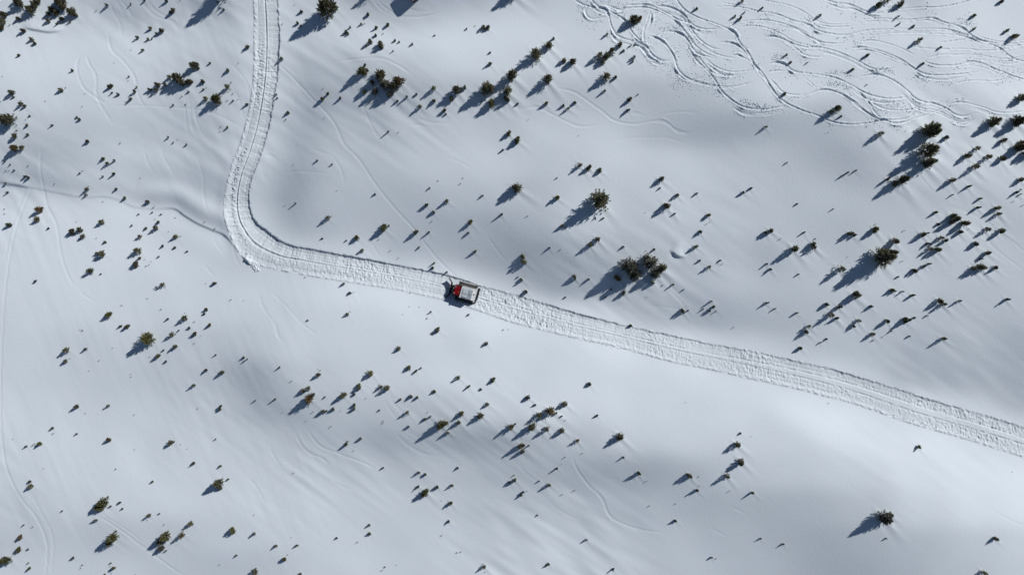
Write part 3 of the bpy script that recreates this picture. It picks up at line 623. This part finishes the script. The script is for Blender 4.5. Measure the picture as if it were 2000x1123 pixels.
along([(1300, 150), (1325, 165), (1310, 175)], 120, 9, .05, .10)
along([(1440, 205), (1470, 216), (1500, 219)], 90, 3, .06, .15)
along([(1290, 63), (1310, 58), (1330, 60)], 80, 4, .05, .12)
along([(1492, 70), (1510, 68), (1520, 72)], 60, 3.5, .05, .11)
along([(1500, 122), (1525, 118)], 60, 4, .05, .11)
along([(1605, 150), (1630, 150), (1650, 158)], 80, 3.5, .05, .12)
along([(1690, 148), (1715, 144), (1735, 150)], 90, 3, .05, .13)
along([(1600, 172), (1620, 172), (1645, 182)], 90, 3, .05, .13)
along([(1710, 205), (1735, 212), (1760, 225), (1780, 228)], 120, 5, .05, .12)
along([(1930, 150), (1960, 155), (1985, 145)], 80, 7, .05, .11)
along([(1860, 45), (1880, 50), (1890, 58)], 70, 4, .05, .12)
along([(1140, 2), (1200, 10), (1260, 8), (1320, 6)], 150, 5, .05, .12)
along([(1660, 35), (1670, 25), (1668, 45)], 30, 4, .05, .1)
ico = bmesh.new(); bmesh.ops.create_icosphere(ico, subdivisions=1, radius=1.0)
iv = np.array([v.co[:] for v in ico.verts]); ifc = np.array([[v.index for v in f.verts] for f in ico.faces]); ico.free()
C = np.array(CLODS); C = C[(C[:, 0] > -30) & (C[:, 0] < 2030) & (C[:, 1] > -30) & (C[:, 1] < 1150)]
print('clods', len(C))
cz = zsurf(C[:, 0], C[:, 1])
dr = np.full(len(C), 1e9)
for k in range(0, len(RL), 3):
    dr = np.minimum(dr, np.hypot(C[:, 0] - RL[k, 0], C[:, 1] - RL[k, 1]) * M - RHW[k])
cz = np.where(dr < .3, zroad0(C[:, 0], C[:, 1]) + 0.05, cz)
sc = C[:, 2]
vv = iv[None] * (1 + .3 * rng.standard_normal((len(C), len(iv), 1))) * sc[:, None, None] * np.array([1.15, 1.0, .8])
vv = vv + toworld(C[:, 0], C[:, 1], cz + sc * .35)[:, None, :]
ff = ifc[None] + (np.arange(len(C)) * len(iv))[:, None, None]
cl = obj('snow_clods', mesh_np('snow_clods', vv.reshape(-1, 3), ff.reshape(-1, 3), [MT['clod']], smooth=False))
tag(cl, 'loose snow crumbs thrown up beside ski tracks and groomed track', 'snow clods', kind='stuff')

# ------------------------------------------------------------------ pines
def tuft(V, Fc, p, dirv, nn, ln, wd, rnd, up=.45):
    for _ in range(nn):
        d = dirv + Vector((rnd.gauss(0, .40), rnd.gauss(0, .40), rnd.gauss(0, .40)))
        if d.length < 1e-3: continue
        d.normalize()
        s = d.cross(Vector((rnd.gauss(.25, .5), rnd.gauss(.2, .5), 1.0)))
        if s.length < 1e-3: continue
        s.normalize(); l = ln * rnd.uniform(.65, 1.2); q = wd * rnd.uniform(.7, 1.2)
        b = len(V)
        V += [tuple(p - s * q * .5), tuple(p + s * q * .5), tuple(p + d * l + s * q * .18), tuple(p + d * l - s * q * .18)]
        Fc.append((b, b + 1, b + 2, b + 3))

def pine_protos(seed, whorls, per, tufts, nn, wd, ln, lobes=1, open_=0.0):
    """unit pine: crown radius 1, height 1 -> (trunk mesh data, crown, snow)"""
    rnd = random.Random(seed)
    V, Fc, SV, SF, TV, TF = [], [], [], [], [], []
    def cone(a, b, r0, r1, k=6):
        d = (b - a); 
        if d.length < 1e-4: return
        z = d.normalized(); x = z.orthogonal().normalized(); y = z.cross(x); o = len(TV)
        for (c, r) in ((a, r0), (b, r1)):
            for i in range(k):
                t_ = 2 * math.pi * i / k; TV.append(tuple(c + x * math.cos(t_) * r + y * math.sin(t_) * r))
        for i in range(k): TF.append((o + i, o + (i + 1) % k, o + k + (i + 1) % k, o + k + i))
    leaders = [(Vector((0, 0, 0)), 1.0, 1.0)]
    for _ in range(lobes - 1):
        a = rnd.uniform(0, 6.28); leaders.append((Vector((math.cos(a), math.sin(a), 0)) * rnd.uniform(.5, .75), rnd.uniform(.6, .85), rnd.uniform(.5, .66)))
    for (off, hh, rr) in leaders:
        ph1, ph2 = rnd.uniform(0, 6.28), rnd.uniform(0, 6.28)
        lean = Vector((rnd.gauss(0, .05), rnd.gauss(0, .05), 0))
        cone(off * .15 + Vector((0, 0, -.06)), off + lean + Vector((0, 0, hh * .93)), .055, .012)
        for wi in range(whorls):
            f = (wi + rnd.uniform(-.25, .25)) / (whorls - .6); f = min(max(f, 0.0), 1.0)
            z0 = hh * (.05 + .9 * f)
            R = rr * ((1 - f) ** .85 * .97 + .05) * (0.86 if f < .06 else 1)
            a0 = rnd.uniform(0, 6.28); m_ = max(3, int(per * (1 - .45 * f) + .5))
            for bi in range(m_):
                if rnd.random() < open_: continue
                a = a0 + 6.283 * bi / m_ + rnd.gauss(0, .18)
                rl = R * rnd.uniform(.55, 1.2) * (1 + .12 * math.sin(2 * a + ph1) + .10 * math.sin(3 * a + ph2))
                out = Vector((math.cos(a), math.sin(a), 0)); rise = hh * rnd.uniform(.05, .13)
                root = off + lean * f + Vector((0, 0, z0)); tip = root + out * rl + Vector((0, 0, rise))
                if wi % 2 == 0 and bi % 2 == 0: cone(root, root + (tip - root) * .75, .018, .006, 4)
                for ti in range(tufts):
                    s = .22 + .78 * (ti + rnd.random() * .6) / tufts
                    p = root + out * rl * s + Vector((0, 0, rise * s * s)) + Vector((rnd.gauss(0, .03), rnd.gauss(0, .03), rnd.gauss(0, .012)))
                    tuft(V, Fc, p, (out + Vector((0, 0, .55))).normalized(), nn, ln * (.6 + .4 * rr), wd, rnd)
                if rnd.random() < .42:
                    s = rnd.uniform(.35, .9); p = root + out * rl * s + Vector((0, 0, rise * s * s + .035))
                    o = len(SV); q = rnd.uniform(.035, .085)
                    for k in range(5):
                        t_ = a + 6.283 * k / 5; SV.append((p.x + math.cos(t_) * q * rnd.uniform(.7, 1.3), p.y + math.sin(t_) * q * rnd.uniform(.7, 1.3), p.z - .008))
                    SV.append((p.x, p.y, p.z + .03)); SV.append((p.x, p.y, p.z - .03))
                    for k in range(5): SF.append((o + k, o + (k + 1) % 5, o + 5)); SF.append((o + (k + 1) % 5, o + k, o + 6))
        for _ in range(4): tuft(V, Fc, off + lean + Vector((0, 0, hh * .9)), Vector((0, 0, 1)), nn, .12, .04, rnd)
    # thin blades would be non-planar after scaling: keep as quads, flat shaded
    return (np.array(TV), np.array(TF)), (np.array(V), np.array(Fc)), (np.array(SV), np.array(SF))

def build_set(seed, args, needle, scale_snow=True):
    T, Cn, S = pine_protos(seed, **args)
    me_t = mesh_np('trunk', T[0], T[1], [MT['bark']]); me_s = mesh_np('snow_load', S[0], S[1], [MT['cap']])
    me_c = mesh_np('crown', Cn[0], Cn[1], [MT[needle]], smooth=False)
    return me_t, me_c, me_s

BIG = dict(whorls=12, per=10, tufts=6, nn=6, wd=.065, ln=.19)
MID = dict(whorls=8, per=7, tufts=4, nn=5, wd=.10, ln=.26)
NEED = {'': 'needle', 'g': 'needle_green', 'b': 'needle_brown', 's': 'needle_dark'}
SETS = {}
def get_set(size, fl, var):
    k = (size, fl, var)
    if k not in SETS:
        a = dict(BIG if size == 'big' else MID)
        a['lobes'] = [1, 2, 1, 3, 2][var % 5] if size != 'big' else [1, 1, 2][var % 3]
        
        a['open_'] = .14 if fl != 's' else 0.0
        if fl == 's': a['per'] += 3
        SETS[k] = build_set(100 + var * 7 + (50 if size == 'big' else 0), a, NEED[fl])
    return SETS[k]

def small_mesh(seed, needle, kind):
    rnd = random.Random(seed); V, Fc = [], []
    stems = rnd.choice([1, 2, 2, 3]) if kind == 'sapling' else rnd.choice([1, 1, 2])
    for s in range(stems):
        a = rnd.uniform(0, 6.28); off = Vector((math.cos(a), math.sin(a), 0)) * (0 if s == 0 else rnd.uniform(.4, .75))
        hh = 1.0 if s == 0 else rnd.uniform(.5, .9); rr = (1.0 if stems == 1 else .68) * rnd.uniform(.85, 1.1)
        if kind == 'sapling': W, per, tf, nn, ln, wd = 5, 6, 2, 5, .36, .20
        else: W, per, tf, nn, ln, wd = 3, 4, 1, 4, .6, .26
        # stem
        o = len(V)
        for zz, r in ((-.1, .07), (hh * .9, .02)):
            for i in range(4):
                V.append((off.x + math.cos(i * 1.57) * r, off.y + math.sin(i * 1.57) * r, zz))
        for i in range(4): Fc.append((o + i, o + (i + 1) % 4, o + 4 + (i + 1) % 4, o + 4 + i))
        for wi in range(W):
            f = wi / (W - .5); z0 = hh * (.06 + .85 * f); R = rr * ((1 - f) ** .8 * .82 + .05); a0 = rnd.uniform(0, 6)
            m_ = max(3, int(per * (1 - .4 * f)))
            for bi in range(m_):
                a = a0 + 6.283 * bi / m_ + rnd.gauss(0, .25); out = Vector((math.cos(a), math.sin(a), 0)); rl = R * rnd.uniform(.55, 1.1)
                for ti in range(tf):
                    s_ = .3 + .7 * (ti + rnd.random() * .6) / tf
                    tuft(V, Fc, off + out * rl * s_ + Vector((0, 0, z0 + .08 * s_)), (out + Vector((0, 0, .7))).normalized(), nn, ln, wd, rnd)
    return mesh_np('pine_' + kind, np.array(V), np.array(Fc), [MT[needle]], smooth=False)
SM = {}
def get_small(kind, fl, var):
    k = (kind, fl, var)
    if k not in SM: SM[k] = small_mesh(500 + var * 11, NEED[fl] if fl else ('needle_dark' if var % 2 else 'needle'), kind)
    return SM[k]

# which ground a plant stands on, told by things one can find in the picture
def road_side(px, py):
    d = np.hypot(RP[:, 0] - px, RP[:, 1] - py)
    L = spline(RP[:, :2], 6.0); d = np.hypot(L[:, 0] - px, L[:, 1] - py); k = int(np.argmin(d)); k = min(max(k, 1), len(L) - 2)
    t_ = L[k + 1] - L[k - 1]; return (-(px - L[k, 0]) * t_[1] + (py - L[k, 1]) * t_[0]), d[k]
LEDGE = spline([(-60,348),(0,353),(50,362),(110,374),(160,383),(205,382),(235,390),(262,402),(300,406),(340,406),(362,420),(385,434),(412,446),(440,458),(474,500)], 6)
def zone(px, py):
    s, d = road_side(px, py)
    if s < 0:
        if px > 1400 and py < 215 or (px > 1270 and py < 110): return 'ski'
        if px > 1400: return 'far'
        return 'bend'
    if px < 480 and py < np.interp(px, LEDGE[:, 0], LEDGE[:, 1]): return 'shelf'
    return 'ledge' if px < 480 and py < 700 else 'open'
ZTXT = {'ski': 'among the ski tracks', 'far': 'on the drifted slope', 'bend': 'inside the track bend',
        'shelf': 'above the snow ledge', 'ledge': 'below the snow ledge', 'open': 'below the track'}
ZGRP = {'ski': 'among the ski tracks', 'far': 'on the drifted slope', 'bend': 'inside the track bend', 'shelf': 'above the snow ledge',
        'ledge': 'below the snow ledge', 'open': 'below the groomed track'}
COLT = {'': 'dark olive', 'g': 'bright green', 'b': 'rusty brown', 's': 'snow dusted'}
SPECIAL = {
 (423, -19): 'tall pine behind the snow hollow, known by its broad dark shadow',
 (1003, -15): 'tall pine beyond the open slope, known by its jagged shadow',
 (35, 5): 'large dark pine at one end of the two clumps by the snow hollow',
 (116, 6): 'largest pine of the close clump of dark pines above the snow lip',
 (56, 19): 'large pine leaning over blue shade, beside its taller clump neighbour',
 (138, 23): 'large pine at the edge of the dark clump nearest the snow hollow',
 (636, 13): "big round dark pine beside the groomed track's straight leg",
 (1239, 37): 'large pine amid the ski tracks with a rusty pine grown into it',
 (1072, 88): 'pointed pine at the head of the diagonal row of three pines',
 (1048, 105): 'widest pine of the diagonal row, its shadow reaching the next pine',
 (1001, 146): 'dark pine at the foot of the diagonal row of pines',
 (706, 140): 'bright green pine with two small tops and a narrow pointed shadow',
 (740, 147): 'upright pine at the back of the big snowy clump',
 (778, 156): 'rusty brown pine on the sunny edge of the big snowy clump',
 (753, 166): 'snow-dusted pine in the middle of the big snowy clump',
 (768, 168): 'dark pine next to the rusty one in the big snowy clump',
 (1185, 149): 'round pine with long blue shadow below the crowded pine row',
 (343, 151): 'largest pine of the thicket above the snow ledge',
 (1071, 155): 'round pine standing apart with a long narrow shadow and drift behind',
 (950, 173): 'widest pine of the line near the faint curved tracks, long blue shadow',
 (893, 175): 'pine with two smaller pines touching it, at the end of the line',
 (992, 178): 'dark pine paired with a smaller pine at its foot, in the line',
 (421, 192): "bright green pine with jagged shadow near the groomed track's straight leg",
 (10, 233): 'broad dark pine standing among tiny seedlings above the snow ledge',
 (1993, 234): 'large pine below the last ski track with a shadow across drifts',
 (1946, 236): 'pine with ragged crown close below the last ski track',
 (1822, 250): 'spreading pine nearest the ski tracks, first of three in a stack',
 (1818, 292): 'largest spreading pine of the three stacked pines on the drifted slope',
 (1814, 319): 'dark pine in the shade of the largest of three stacked pines',
 (1766, 351): 'pine where the long shadows of the stacked pines end',
 (1992, 287): 'large pine on the drifted slope shading a smaller one below',
 (1011, 367): 'round pine with blue shadow standing apart from the largest solitary pine',
 (1173, 390): 'largest round solitary pine with a long jagged shadow and seedling in it',
 (1729, 503): 'large spreading pine with one small pine at its shoulder, long shadow',
 (1272, 514): 'tallest frosted pine at the back of the five-pine clump',
 (1231, 520): 'broad frosted pine on the shaded flank of the five-pine clump',
 (1295, 524): 'olive pine on the sunny flank of the five-pine clump',
 (1282, 534): 'small frosted pine between the others of the five-pine clump',
 (1241, 536): 'low frosted pine at the front of the five-pine clump',
 (285, 663): 'largest bright green pine below the snow ledge, with blue shadow',
 (603, 780): 'rusty brown pine with a small dark pine behind it and drift tails',
 (1075, 803): 'rusty topped pine in the tight diagonal row below the track',
 (859, 831): 'green pine at the shady end of a row, touching a smaller one',
 (1039, 833): 'dark pine at the shady end of the tight diagonal row',
 (1211, 853): 'pine standing alone with a jagged shadow beside the tight diagonal row',
 (426, 944): 'spiky pine with a frosted low pine joined to it',
 (198, 982): 'olive green pine with dense oblong crown and four saplings around',
 (1731, 1013): 'round frosted pine alone on the bare smooth slope',
 (321, 1048): 'green pine with a snowy low pine in front, beside an old ski line',
 (217, 1052): 'oblong green pine with one sapling behind, beside an old ski line',
 (8, 1095): 'broad green pine beside the old curving ski lines',
}
BIGS = [(q['px'], q['py']) for q in PLANTS if q['d'] >= 72]
SOLID = np.array([(q['px'], q['py']) for q in PLANTS if q['d'] >= 16])
def relation(px, py, dr):
    n_ = int((np.hypot(SOLID[:, 0] - px, SOLID[:, 1] - py) < 26).sum()) - 1
    a = 'alone' if n_ <= 0 else ('in a pair' if n_ == 1 else 'in a clump')
    b = ''
    if dr < 62: b = ' beside the groomed track'
    elif min(math.hypot(px - q[0], py - q[1]) for q in BIGS) < 62: b = ' by a large pine'
    return a + b
nvar = 0
cnt = {}
for i, p in enumerate(sorted(PLANTS, key=lambda q: -q['d'])):
    d = p['d']; fl = p['f']; R = p['dm'] / 2 * (1.02 if p['d'] >= 72 else (.95 if p['d'] >= 38 else .87))
    z = float(zsurf(p['x'], p['y'])); s_, dr_ = road_side(p['px'], p['py'])
    loc = toworld(p['x'], p['y'], z)
    rot = random.uniform(0, 6.283); zn = zone(p['px'], p['py'])
    var = i % 5
    key = (round(p['px']), round(p['py']))
    if d >= 38:
        size = 'big' if d >= 72 else 'mid'
        big = d >= 72
        ms = get_set(size, fl, var % 3 if big else var)
        root = obj('pine_tree', None); root.empty_display_size = .3
        root.location = loc; root.rotation_euler = (random.uniform(-.05, .05), random.uniform(-.05, .05), rot)
        sq = random.uniform(.9, 1.1)
        root.scale = (R * sq, R / sq, p['h'])
        for nm, me in zip(('trunk', 'crown', 'snow_load'), ms):
            pt = obj(nm, me, root)
            if nm == 'snow_load': pt['kind'] = 'stuff'
        sz = 'large' if d >= 72 else ('medium' if d >= 50 else 'young')
        if key in SPECIAL: tag(root, SPECIAL[key], 'pine tree', 'pines scattered over the snow')
        else:
            rl_ = relation(p['px'], p['py'], dr_)
            tag(root, f"{sz} {COLT[fl]} pine {rl_} {ZTXT[zn]}", 'pine tree', f"{sz} {COLT[fl]} pines {rl_} {ZGRP[zn]}")
        cnt[sz] = cnt.get(sz, 0) + 1
        if d >= 72: print('BIG', key, int(d), fl, zn)
    elif d >= 16:
        me = get_small('sapling', fl, i % 8)
        o = obj('young_pine' if d >= 26 else 'pine_sapling', me); o.location = loc; o.rotation_euler = (random.uniform(-.12, .12), random.uniform(-.12, .12), rot)
        sq = random.uniform(.82, 1.18); o.scale = (R * sq, R / sq, p['h'])
        nm = 'pine bush' if d >= 26 else 'pine sapling'; sz = 'knee-high' if d < 21 else ('low' if d < 30 else 'bushy')
        rl_ = relation(p['px'], p['py'], dr_)
        tag(o, f"{sz} {COLT[fl]} {nm} {rl_} {ZTXT[zn]}", 'young pine' if d >= 26 else 'sapling', f"{sz} {COLT[fl]} {nm} {rl_} {ZGRP[zn]}"); cnt['sap'] = cnt.get('sap', 0) + 1
    else:
        me = get_small('seedling', fl, i % 5)
        o = obj('pine_seedling', me); o.location = loc; o.rotation_euler = (0, 0, rot); R = max(R, .10); o.scale = (R, R, max(p['h'], .25))
        tag(o, f"tiny pine tip {relation(p['px'] , p['py'], dr_).replace('in a pair', 'beside a sapling').replace('in a clump', 'between saplings')} {ZTXT[zn]}", 'seedling', f"tiny pine tips {relation(p['px'], p['py'], dr_)} {ZGRP[zn]}"); cnt['seed'] = cnt.get('seed', 0) + 1


# ------------------------------------------------------------------ snow groomer
def bm_box(bm, c, s, rot=None, bev=0.0):
    r = bmesh.ops.create_cube(bm, size=1.0); vs_ = r['verts']
    mtx = Matrix.Translation(c) @ (rot or Matrix.Identity(4)) @ Matrix.Diagonal((*s, 1))
    bmesh.ops.transform(bm, matrix=mtx, verts=vs_)
    if bev > 0:
        es = list({e for v_ in vs_ for e in v_.link_edges}); bmesh.ops.bevel(bm, geom=es, offset=bev, segments=2, affect='EDGES', profile=.6)
def bm_cyl(bm, a, b, r, k=10, r2=None):
    a = Vector(a); b = Vector(b); d = b - a
    q = bmesh.ops.create_cone(bm, cap_ends=True, segments=k, radius1=r, radius2=r if r2 is None else r2, depth=d.length)
    bmesh.ops.transform(bm, matrix=Matrix.Translation((a + b) / 2) @ d.to_track_quat('Z', 'Y').to_matrix().to_4x4(), verts=q['verts'])
def bm_prism(bm, poly, y0, y1):
    """poly in (x,z), extruded along y"""
    a = [bm.verts.new((x, y0, z)) for x, z in poly]; b = [bm.verts.new((x, y1, z)) for x, z in poly]
    n_ = len(poly); bm.faces.new(a[::-1]); bm.faces.new(b)
    for i in range(n_): bm.faces.new((a[i], a[(i + 1) % n_], b[(i + 1) % n_], b[i]))
    bmesh.ops.recalc_face_normals(bm, faces=bm.faces)
def part(name, build, mat, parent):
    bm = bmesh.new(); build(bm); me = bpy.data.meshes.new(name); bm.to_mesh(me); bm.free(); me.materials.append(MT[mat])
    return obj(name, me, parent)

gpx, gpy = on_ground(912, 572)
fwd = Vector((-0.962, 0.272, 0)).normalized()
# rest on the groomed floor: fit height and pitch at the ends
def road_z(px, py):
    d = np.hypot(RL[:, 0] - px, RL[:, 1] - py); k = int(np.argmin(d)); a, b = max(0, k - 8), k + 9
    m_ = np.abs(VV[k]) < RHW[k] * .8
    return float(SZ[a:b][:, m_].mean())
lf = 1.7 / M
zf = road_z(gpx + fwd.x * lf, gpy - fwd.y * lf); zb = road_z(gpx - fwd.x * lf, gpy + fwd.y * lf); zm = (zf + zb) / 2
fx3 = Vector((fwd.x, fwd.y, (zf - zb) / 3.4)).normalized(); ly3 = Vector((0, 0, 1)).cross(fx3).normalized(); uz3 = fx3.cross(ly3)
G = obj('snow_groomer', None)
G.matrix_world = Matrix.Translation(toworld(float(gpx), float(gpy), zm + .03)) @ Matrix((fx3, ly3, uz3)).transposed().to_4x4()
tag(G, 'red and white tracked snow groomer with black front blade on the groomed track', 'snow groomer')

def trackloop(y0, y1):
    def f(bm):
        P = [(-1.75, .10), (-1.55, 0), (1.45, 0), (1.85, .16), (2.1, .48), (1.9, .72), (1.5, .80), (-1.5, .80), (-1.85, .68), (-1.98, .42)]
        bm_prism(bm, P, y0, y1); bmesh.ops.bevel(bm, geom=[e for e in bm.edges], offset=.03, segments=1, affect='EDGES')
    return f
for s in (-1, 1):
    y0, y1 = (s * 1.22, s * 1.96) if s > 0 else (s * 1.96, s * 1.22)
    tr = part('track', trackloop(y0, y1), 'rubber', G)
    def cleats(bm):
        for k in range(19):
            bm_box(bm, Vector((-1.75 + k * .19, (y0 + y1) / 2, .82)), (.055, .78, .07), bev=0)
        for k in range(4):
            bm_box(bm, Vector((1.98 + .03 * k, (y0 + y1) / 2, .70 - .13 * k)), (.06, .78, .05))
    part('cleats', cleats, 'steel', tr)
    for k in range(5):
        part('wheel', lambda bm: bm_cyl(bm, (-1.35 + k * .68, s * 1.2, .4), (-1.35 + k * .68, s * 1.13, .4), .26, 16), 'black', tr)
    part('track_guard', lambda bm: (bm_box(bm, Vector((-.1, s * 1.30, .95)), (3.4, .12, .05), bev=.01)), 'steel', G)
def chassis(bm):
    bm_box(bm, Vector((0, 0, .62)), (3.9, 2.2, .55), bev=.06); bm_box(bm, Vector((1.2, 0, .98)), (2.0, 2.1, .3), bev=.05)
part('chassis', chassis, 'black', G)
def cab(bm):
    bm_prism(bm, [(.98, .95), (2.35, .95), (2.74, 1.25), (2.70, 1.65), (2.48, 2.36), (1.1, 2.42), (.98, 2.3)], -1.02, 1.0)
    bmesh.ops.bevel(bm, geom=list(bm.edges), offset=.07, segments=2, affect='EDGES')
cb = part('driver_cab', cab, 'red', G); cb['label'] = 'red driver cab'
def wind(bm):
    rt = Matrix.Rotation(math.radians(33), 4, 'Y')
    bm_box(bm, Vector((2.62, -.01, 1.98)), (.05, 1.78, .60), Matrix.Rotation(math.radians(-17), 4, 'Y'), .015)
part('windscreen', wind, 'glass', cb)
for s in (-1, 1):
    part('side_window', lambda bm: bm_box(bm, Vector((1.65, s * 1.01 - .01, 1.9)), (.85, .05, .6), None, .02), 'glass', cb)
    part('mirror', lambda bm: (bm_box(bm, Vector((2.35, s * 1.28, 1.95)), (.09, .22, .38), None, .03), bm_cyl(bm, (2.3, s * .95, 2.0), (2.35, s * 1.2, 2.0), .025, 6)), 'black', cb)
    part('headlight', lambda bm: bm_cyl(bm, (2.62, s * .62, 1.33), (2.78, s * .62, 1.3), .14, 14), 'lamp', cb)
    part('work_light', lambda bm: bm_box(bm, Vector((2.36, s * .66, 2.46)), (.12, .20, .13), None, .03), 'lamp', cb)
part('beacon', lambda bm: (bm_cyl(bm, (1.45, .30, 2.40), (1.45, .30, 2.58), .09, 12, .07)), 'orange', cb)
part('roof_bar', lambda bm: (bm_box(bm, Vector((1.02, 0, 2.56)), (.17, 2.56, .2), None, .04)), 'white', G)
def cabin(bm):
    bm_box(bm, Vector((-.23, 0, 1.72)), (2.35, 2.42, 1.62), None, .08)
ca_ = part('passenger_cabin', cabin, 'white', G); ca_['label'] = 'white box-shaped rear cabin with grey roof panels'
part('roof_panel', lambda bm: bm_box(bm, Vector((-.30, .16, 2.545)), (2.02, 1.86, .05), None, .015), 'grey', ca_)
part('roof_hatch', lambda bm: bm_box(bm, Vector((.20, -.22, 2.62)), (1.02, .92, .13), None, .04), 'pale', ca_)
part('roof_hatch', lambda bm: bm_box(bm, Vector((.18, .66, 2.60)), (1.0, .66, .09), None, .03), 'pale', ca_)
part('roof_vent', lambda bm: bm_box(bm, Vector((-.9, -.05, 2.61)), (.34, .5, .1), None, .03), 'grey', ca_)
for s in (-1, 1):
    for k in range(3):
        part('side_window', lambda bm: bm_box(bm, Vector((.55 - .75 * k, s * 1.212, 1.95)), (.6, .04, .55), None, .02), 'glass', ca_)
rd = part('rear_deck', lambda bm: (bm_box(bm, Vector((-1.62, 0, 1.42)), (.5, 2.5, .5), None, .05)), 'white', G)
part('hatch_opening', lambda bm: bm_cyl(bm, (-1.60, -.05, 1.66), (-1.60, -.05, 1.69), .14, 16), 'black', rd)
part('rear_bumper', lambda bm: (bm_box(bm, Vector((-1.95, -.05, 1.42)), (.24, 3.15, .34), None, .05)), 'white', G)
def tiller(bm):
    bm_cyl(bm, (-2.12, -1.6, .30), (-2.12, 1.6, .30), .22, 12); bm_box(bm, Vector((-2.08, 0, .58)), (.42, 3.2, .07), None, .02)
tl = part('tiller', tiller, 'black', G)
for s in (-1, 1): part('tiller_arm', lambda bm: bm_cyl(bm, (-1.8, s * .7, .75), (-2.2, s * .7, .55), .07, 8), 'black', tl)
part('tiller_flap', lambda bm: bm_box(bm, Vector((-2.38, 0, .14)), (.24, 3.2, .05), Matrix.Rotation(math.radians(-20), 4, 'Y'), .01), 'black', tl)
part('exhaust', lambda bm: bm_cyl(bm, (.88, -1.28, 1.0), (.88, -1.28, 2.75), .065, 10), 'steel', G)
# blade: curved mouldboard with two forward-swept wings
def board(y0, y1, x0, x1, h=.95):
    def f(bm):
        N = 7; rows = []
        for (yy, xx) in ((y0, x0), (y1, x1)):
            fr, bk = [], []
            for k in range(N):
                tt = k / (N - 1); cvx = .16 * (4 * (tt - .45) ** 2)
                fr.append(bm.verts.new((xx + cvx, yy, .06 + h * tt))); bk.append(bm.verts.new((xx + cvx - .09, yy, .06 + h * tt)))
            rows.append((fr, bk))
        (a, b), (c, d) = rows
        for k in range(N - 1):
            bm.faces.new((a[k], a[k + 1], c[k + 1], c[k])); bm.faces.new((b[k + 1], b[k], d[k], d[k + 1]))
            bm.faces.new((a[k], b[k], b[k + 1], a[k + 1])); bm.faces.new((c[k + 1], d[k + 1], d[k], c[k]))
        bm.faces.new((a[0], c[0], d[0], b[0])); bm.faces.new((a[-1], b[-1], d[-1], c[-1]))
        bmesh.ops.recalc_face_normals(bm, faces=bm.faces)
        # top rail
        bm_cyl(bm, (x0 + .15, y0, .06 + h), (x1 + .15, y1, .06 + h), .06, 8)
    return f
bl = part('blade', board(-1.26, 1.20, 3.45, 3.30), 'black', G); bl['label'] = 'black front blade with wings swept forward'
part('blade_wing', board(-2.02, -1.25, 4.25, 3.46, .92), 'black', bl)
part('blade_wing', board(1.19, 2.08, 3.31, 3.95, .92), 'black', bl)
for s in (-1, 1):
    part('push_arm', lambda bm: bm_cyl(bm, (1.95, s * .62, .55), (3.35, s * .62, .38), .11, 8), 'black', bl)
    part('hydraulic_ram', lambda bm: bm_cyl(bm, (2.35, s * .35 - .25, 1.05), (3.3, s * .45 - .35, .78), .075, 8), 'yellow' if s < 0 else 'steel', bl)
part('blade_bracket', lambda bm: bm_box(bm, Vector((3.12, -.15, .6)), (.32, .9, .5), None, .05), 'black', bl)
part('hose_bundle', lambda bm: (bm_cyl(bm, (2.45, -.75, 1.2), (3.2, -.95, .95), .05, 6), bm_cyl(bm, (2.5, .1, 1.15), (3.15, .3, .95), .04, 6)), 'steel', bl)

# ------------------------------------------------------------------ snow-roofed hut whose corner reaches into view
hxp, hyp = on_ground(806, 4.5, 1.5)
hz = float(zsurf(hxp, hyp))
H = obj('snow_hut', None); H.location = toworld(float(hxp), float(hyp), hz); H.rotation_euler = (0, 0, math.radians(38))
tag(H, 'low dark hut with thick snow on its roof corner beside the snow hollow', 'hut')
part('wall', lambda bm: bm_box(bm, Vector((1.75, 1.6, .45)), (3.0, 2.7, 1.9), None, .02), 'wood', H)
rf = part('roof', lambda bm: bm_box(bm, Vector((1.75, 1.6, 1.45)), (3.6, 3.3, .12), None, .02), 'black', H)
def rs(bm):
    bm_box(bm, Vector((1.8, 1.65, 1.68)), (3.45, 3.15, .36), None, .15)
part('roof_snow', rs, 'cap', rf)
part('door', lambda bm: bm_box(bm, Vector((1.4, .235, .5)), (.8, .06, 1.5), None, .01), 'black', H)
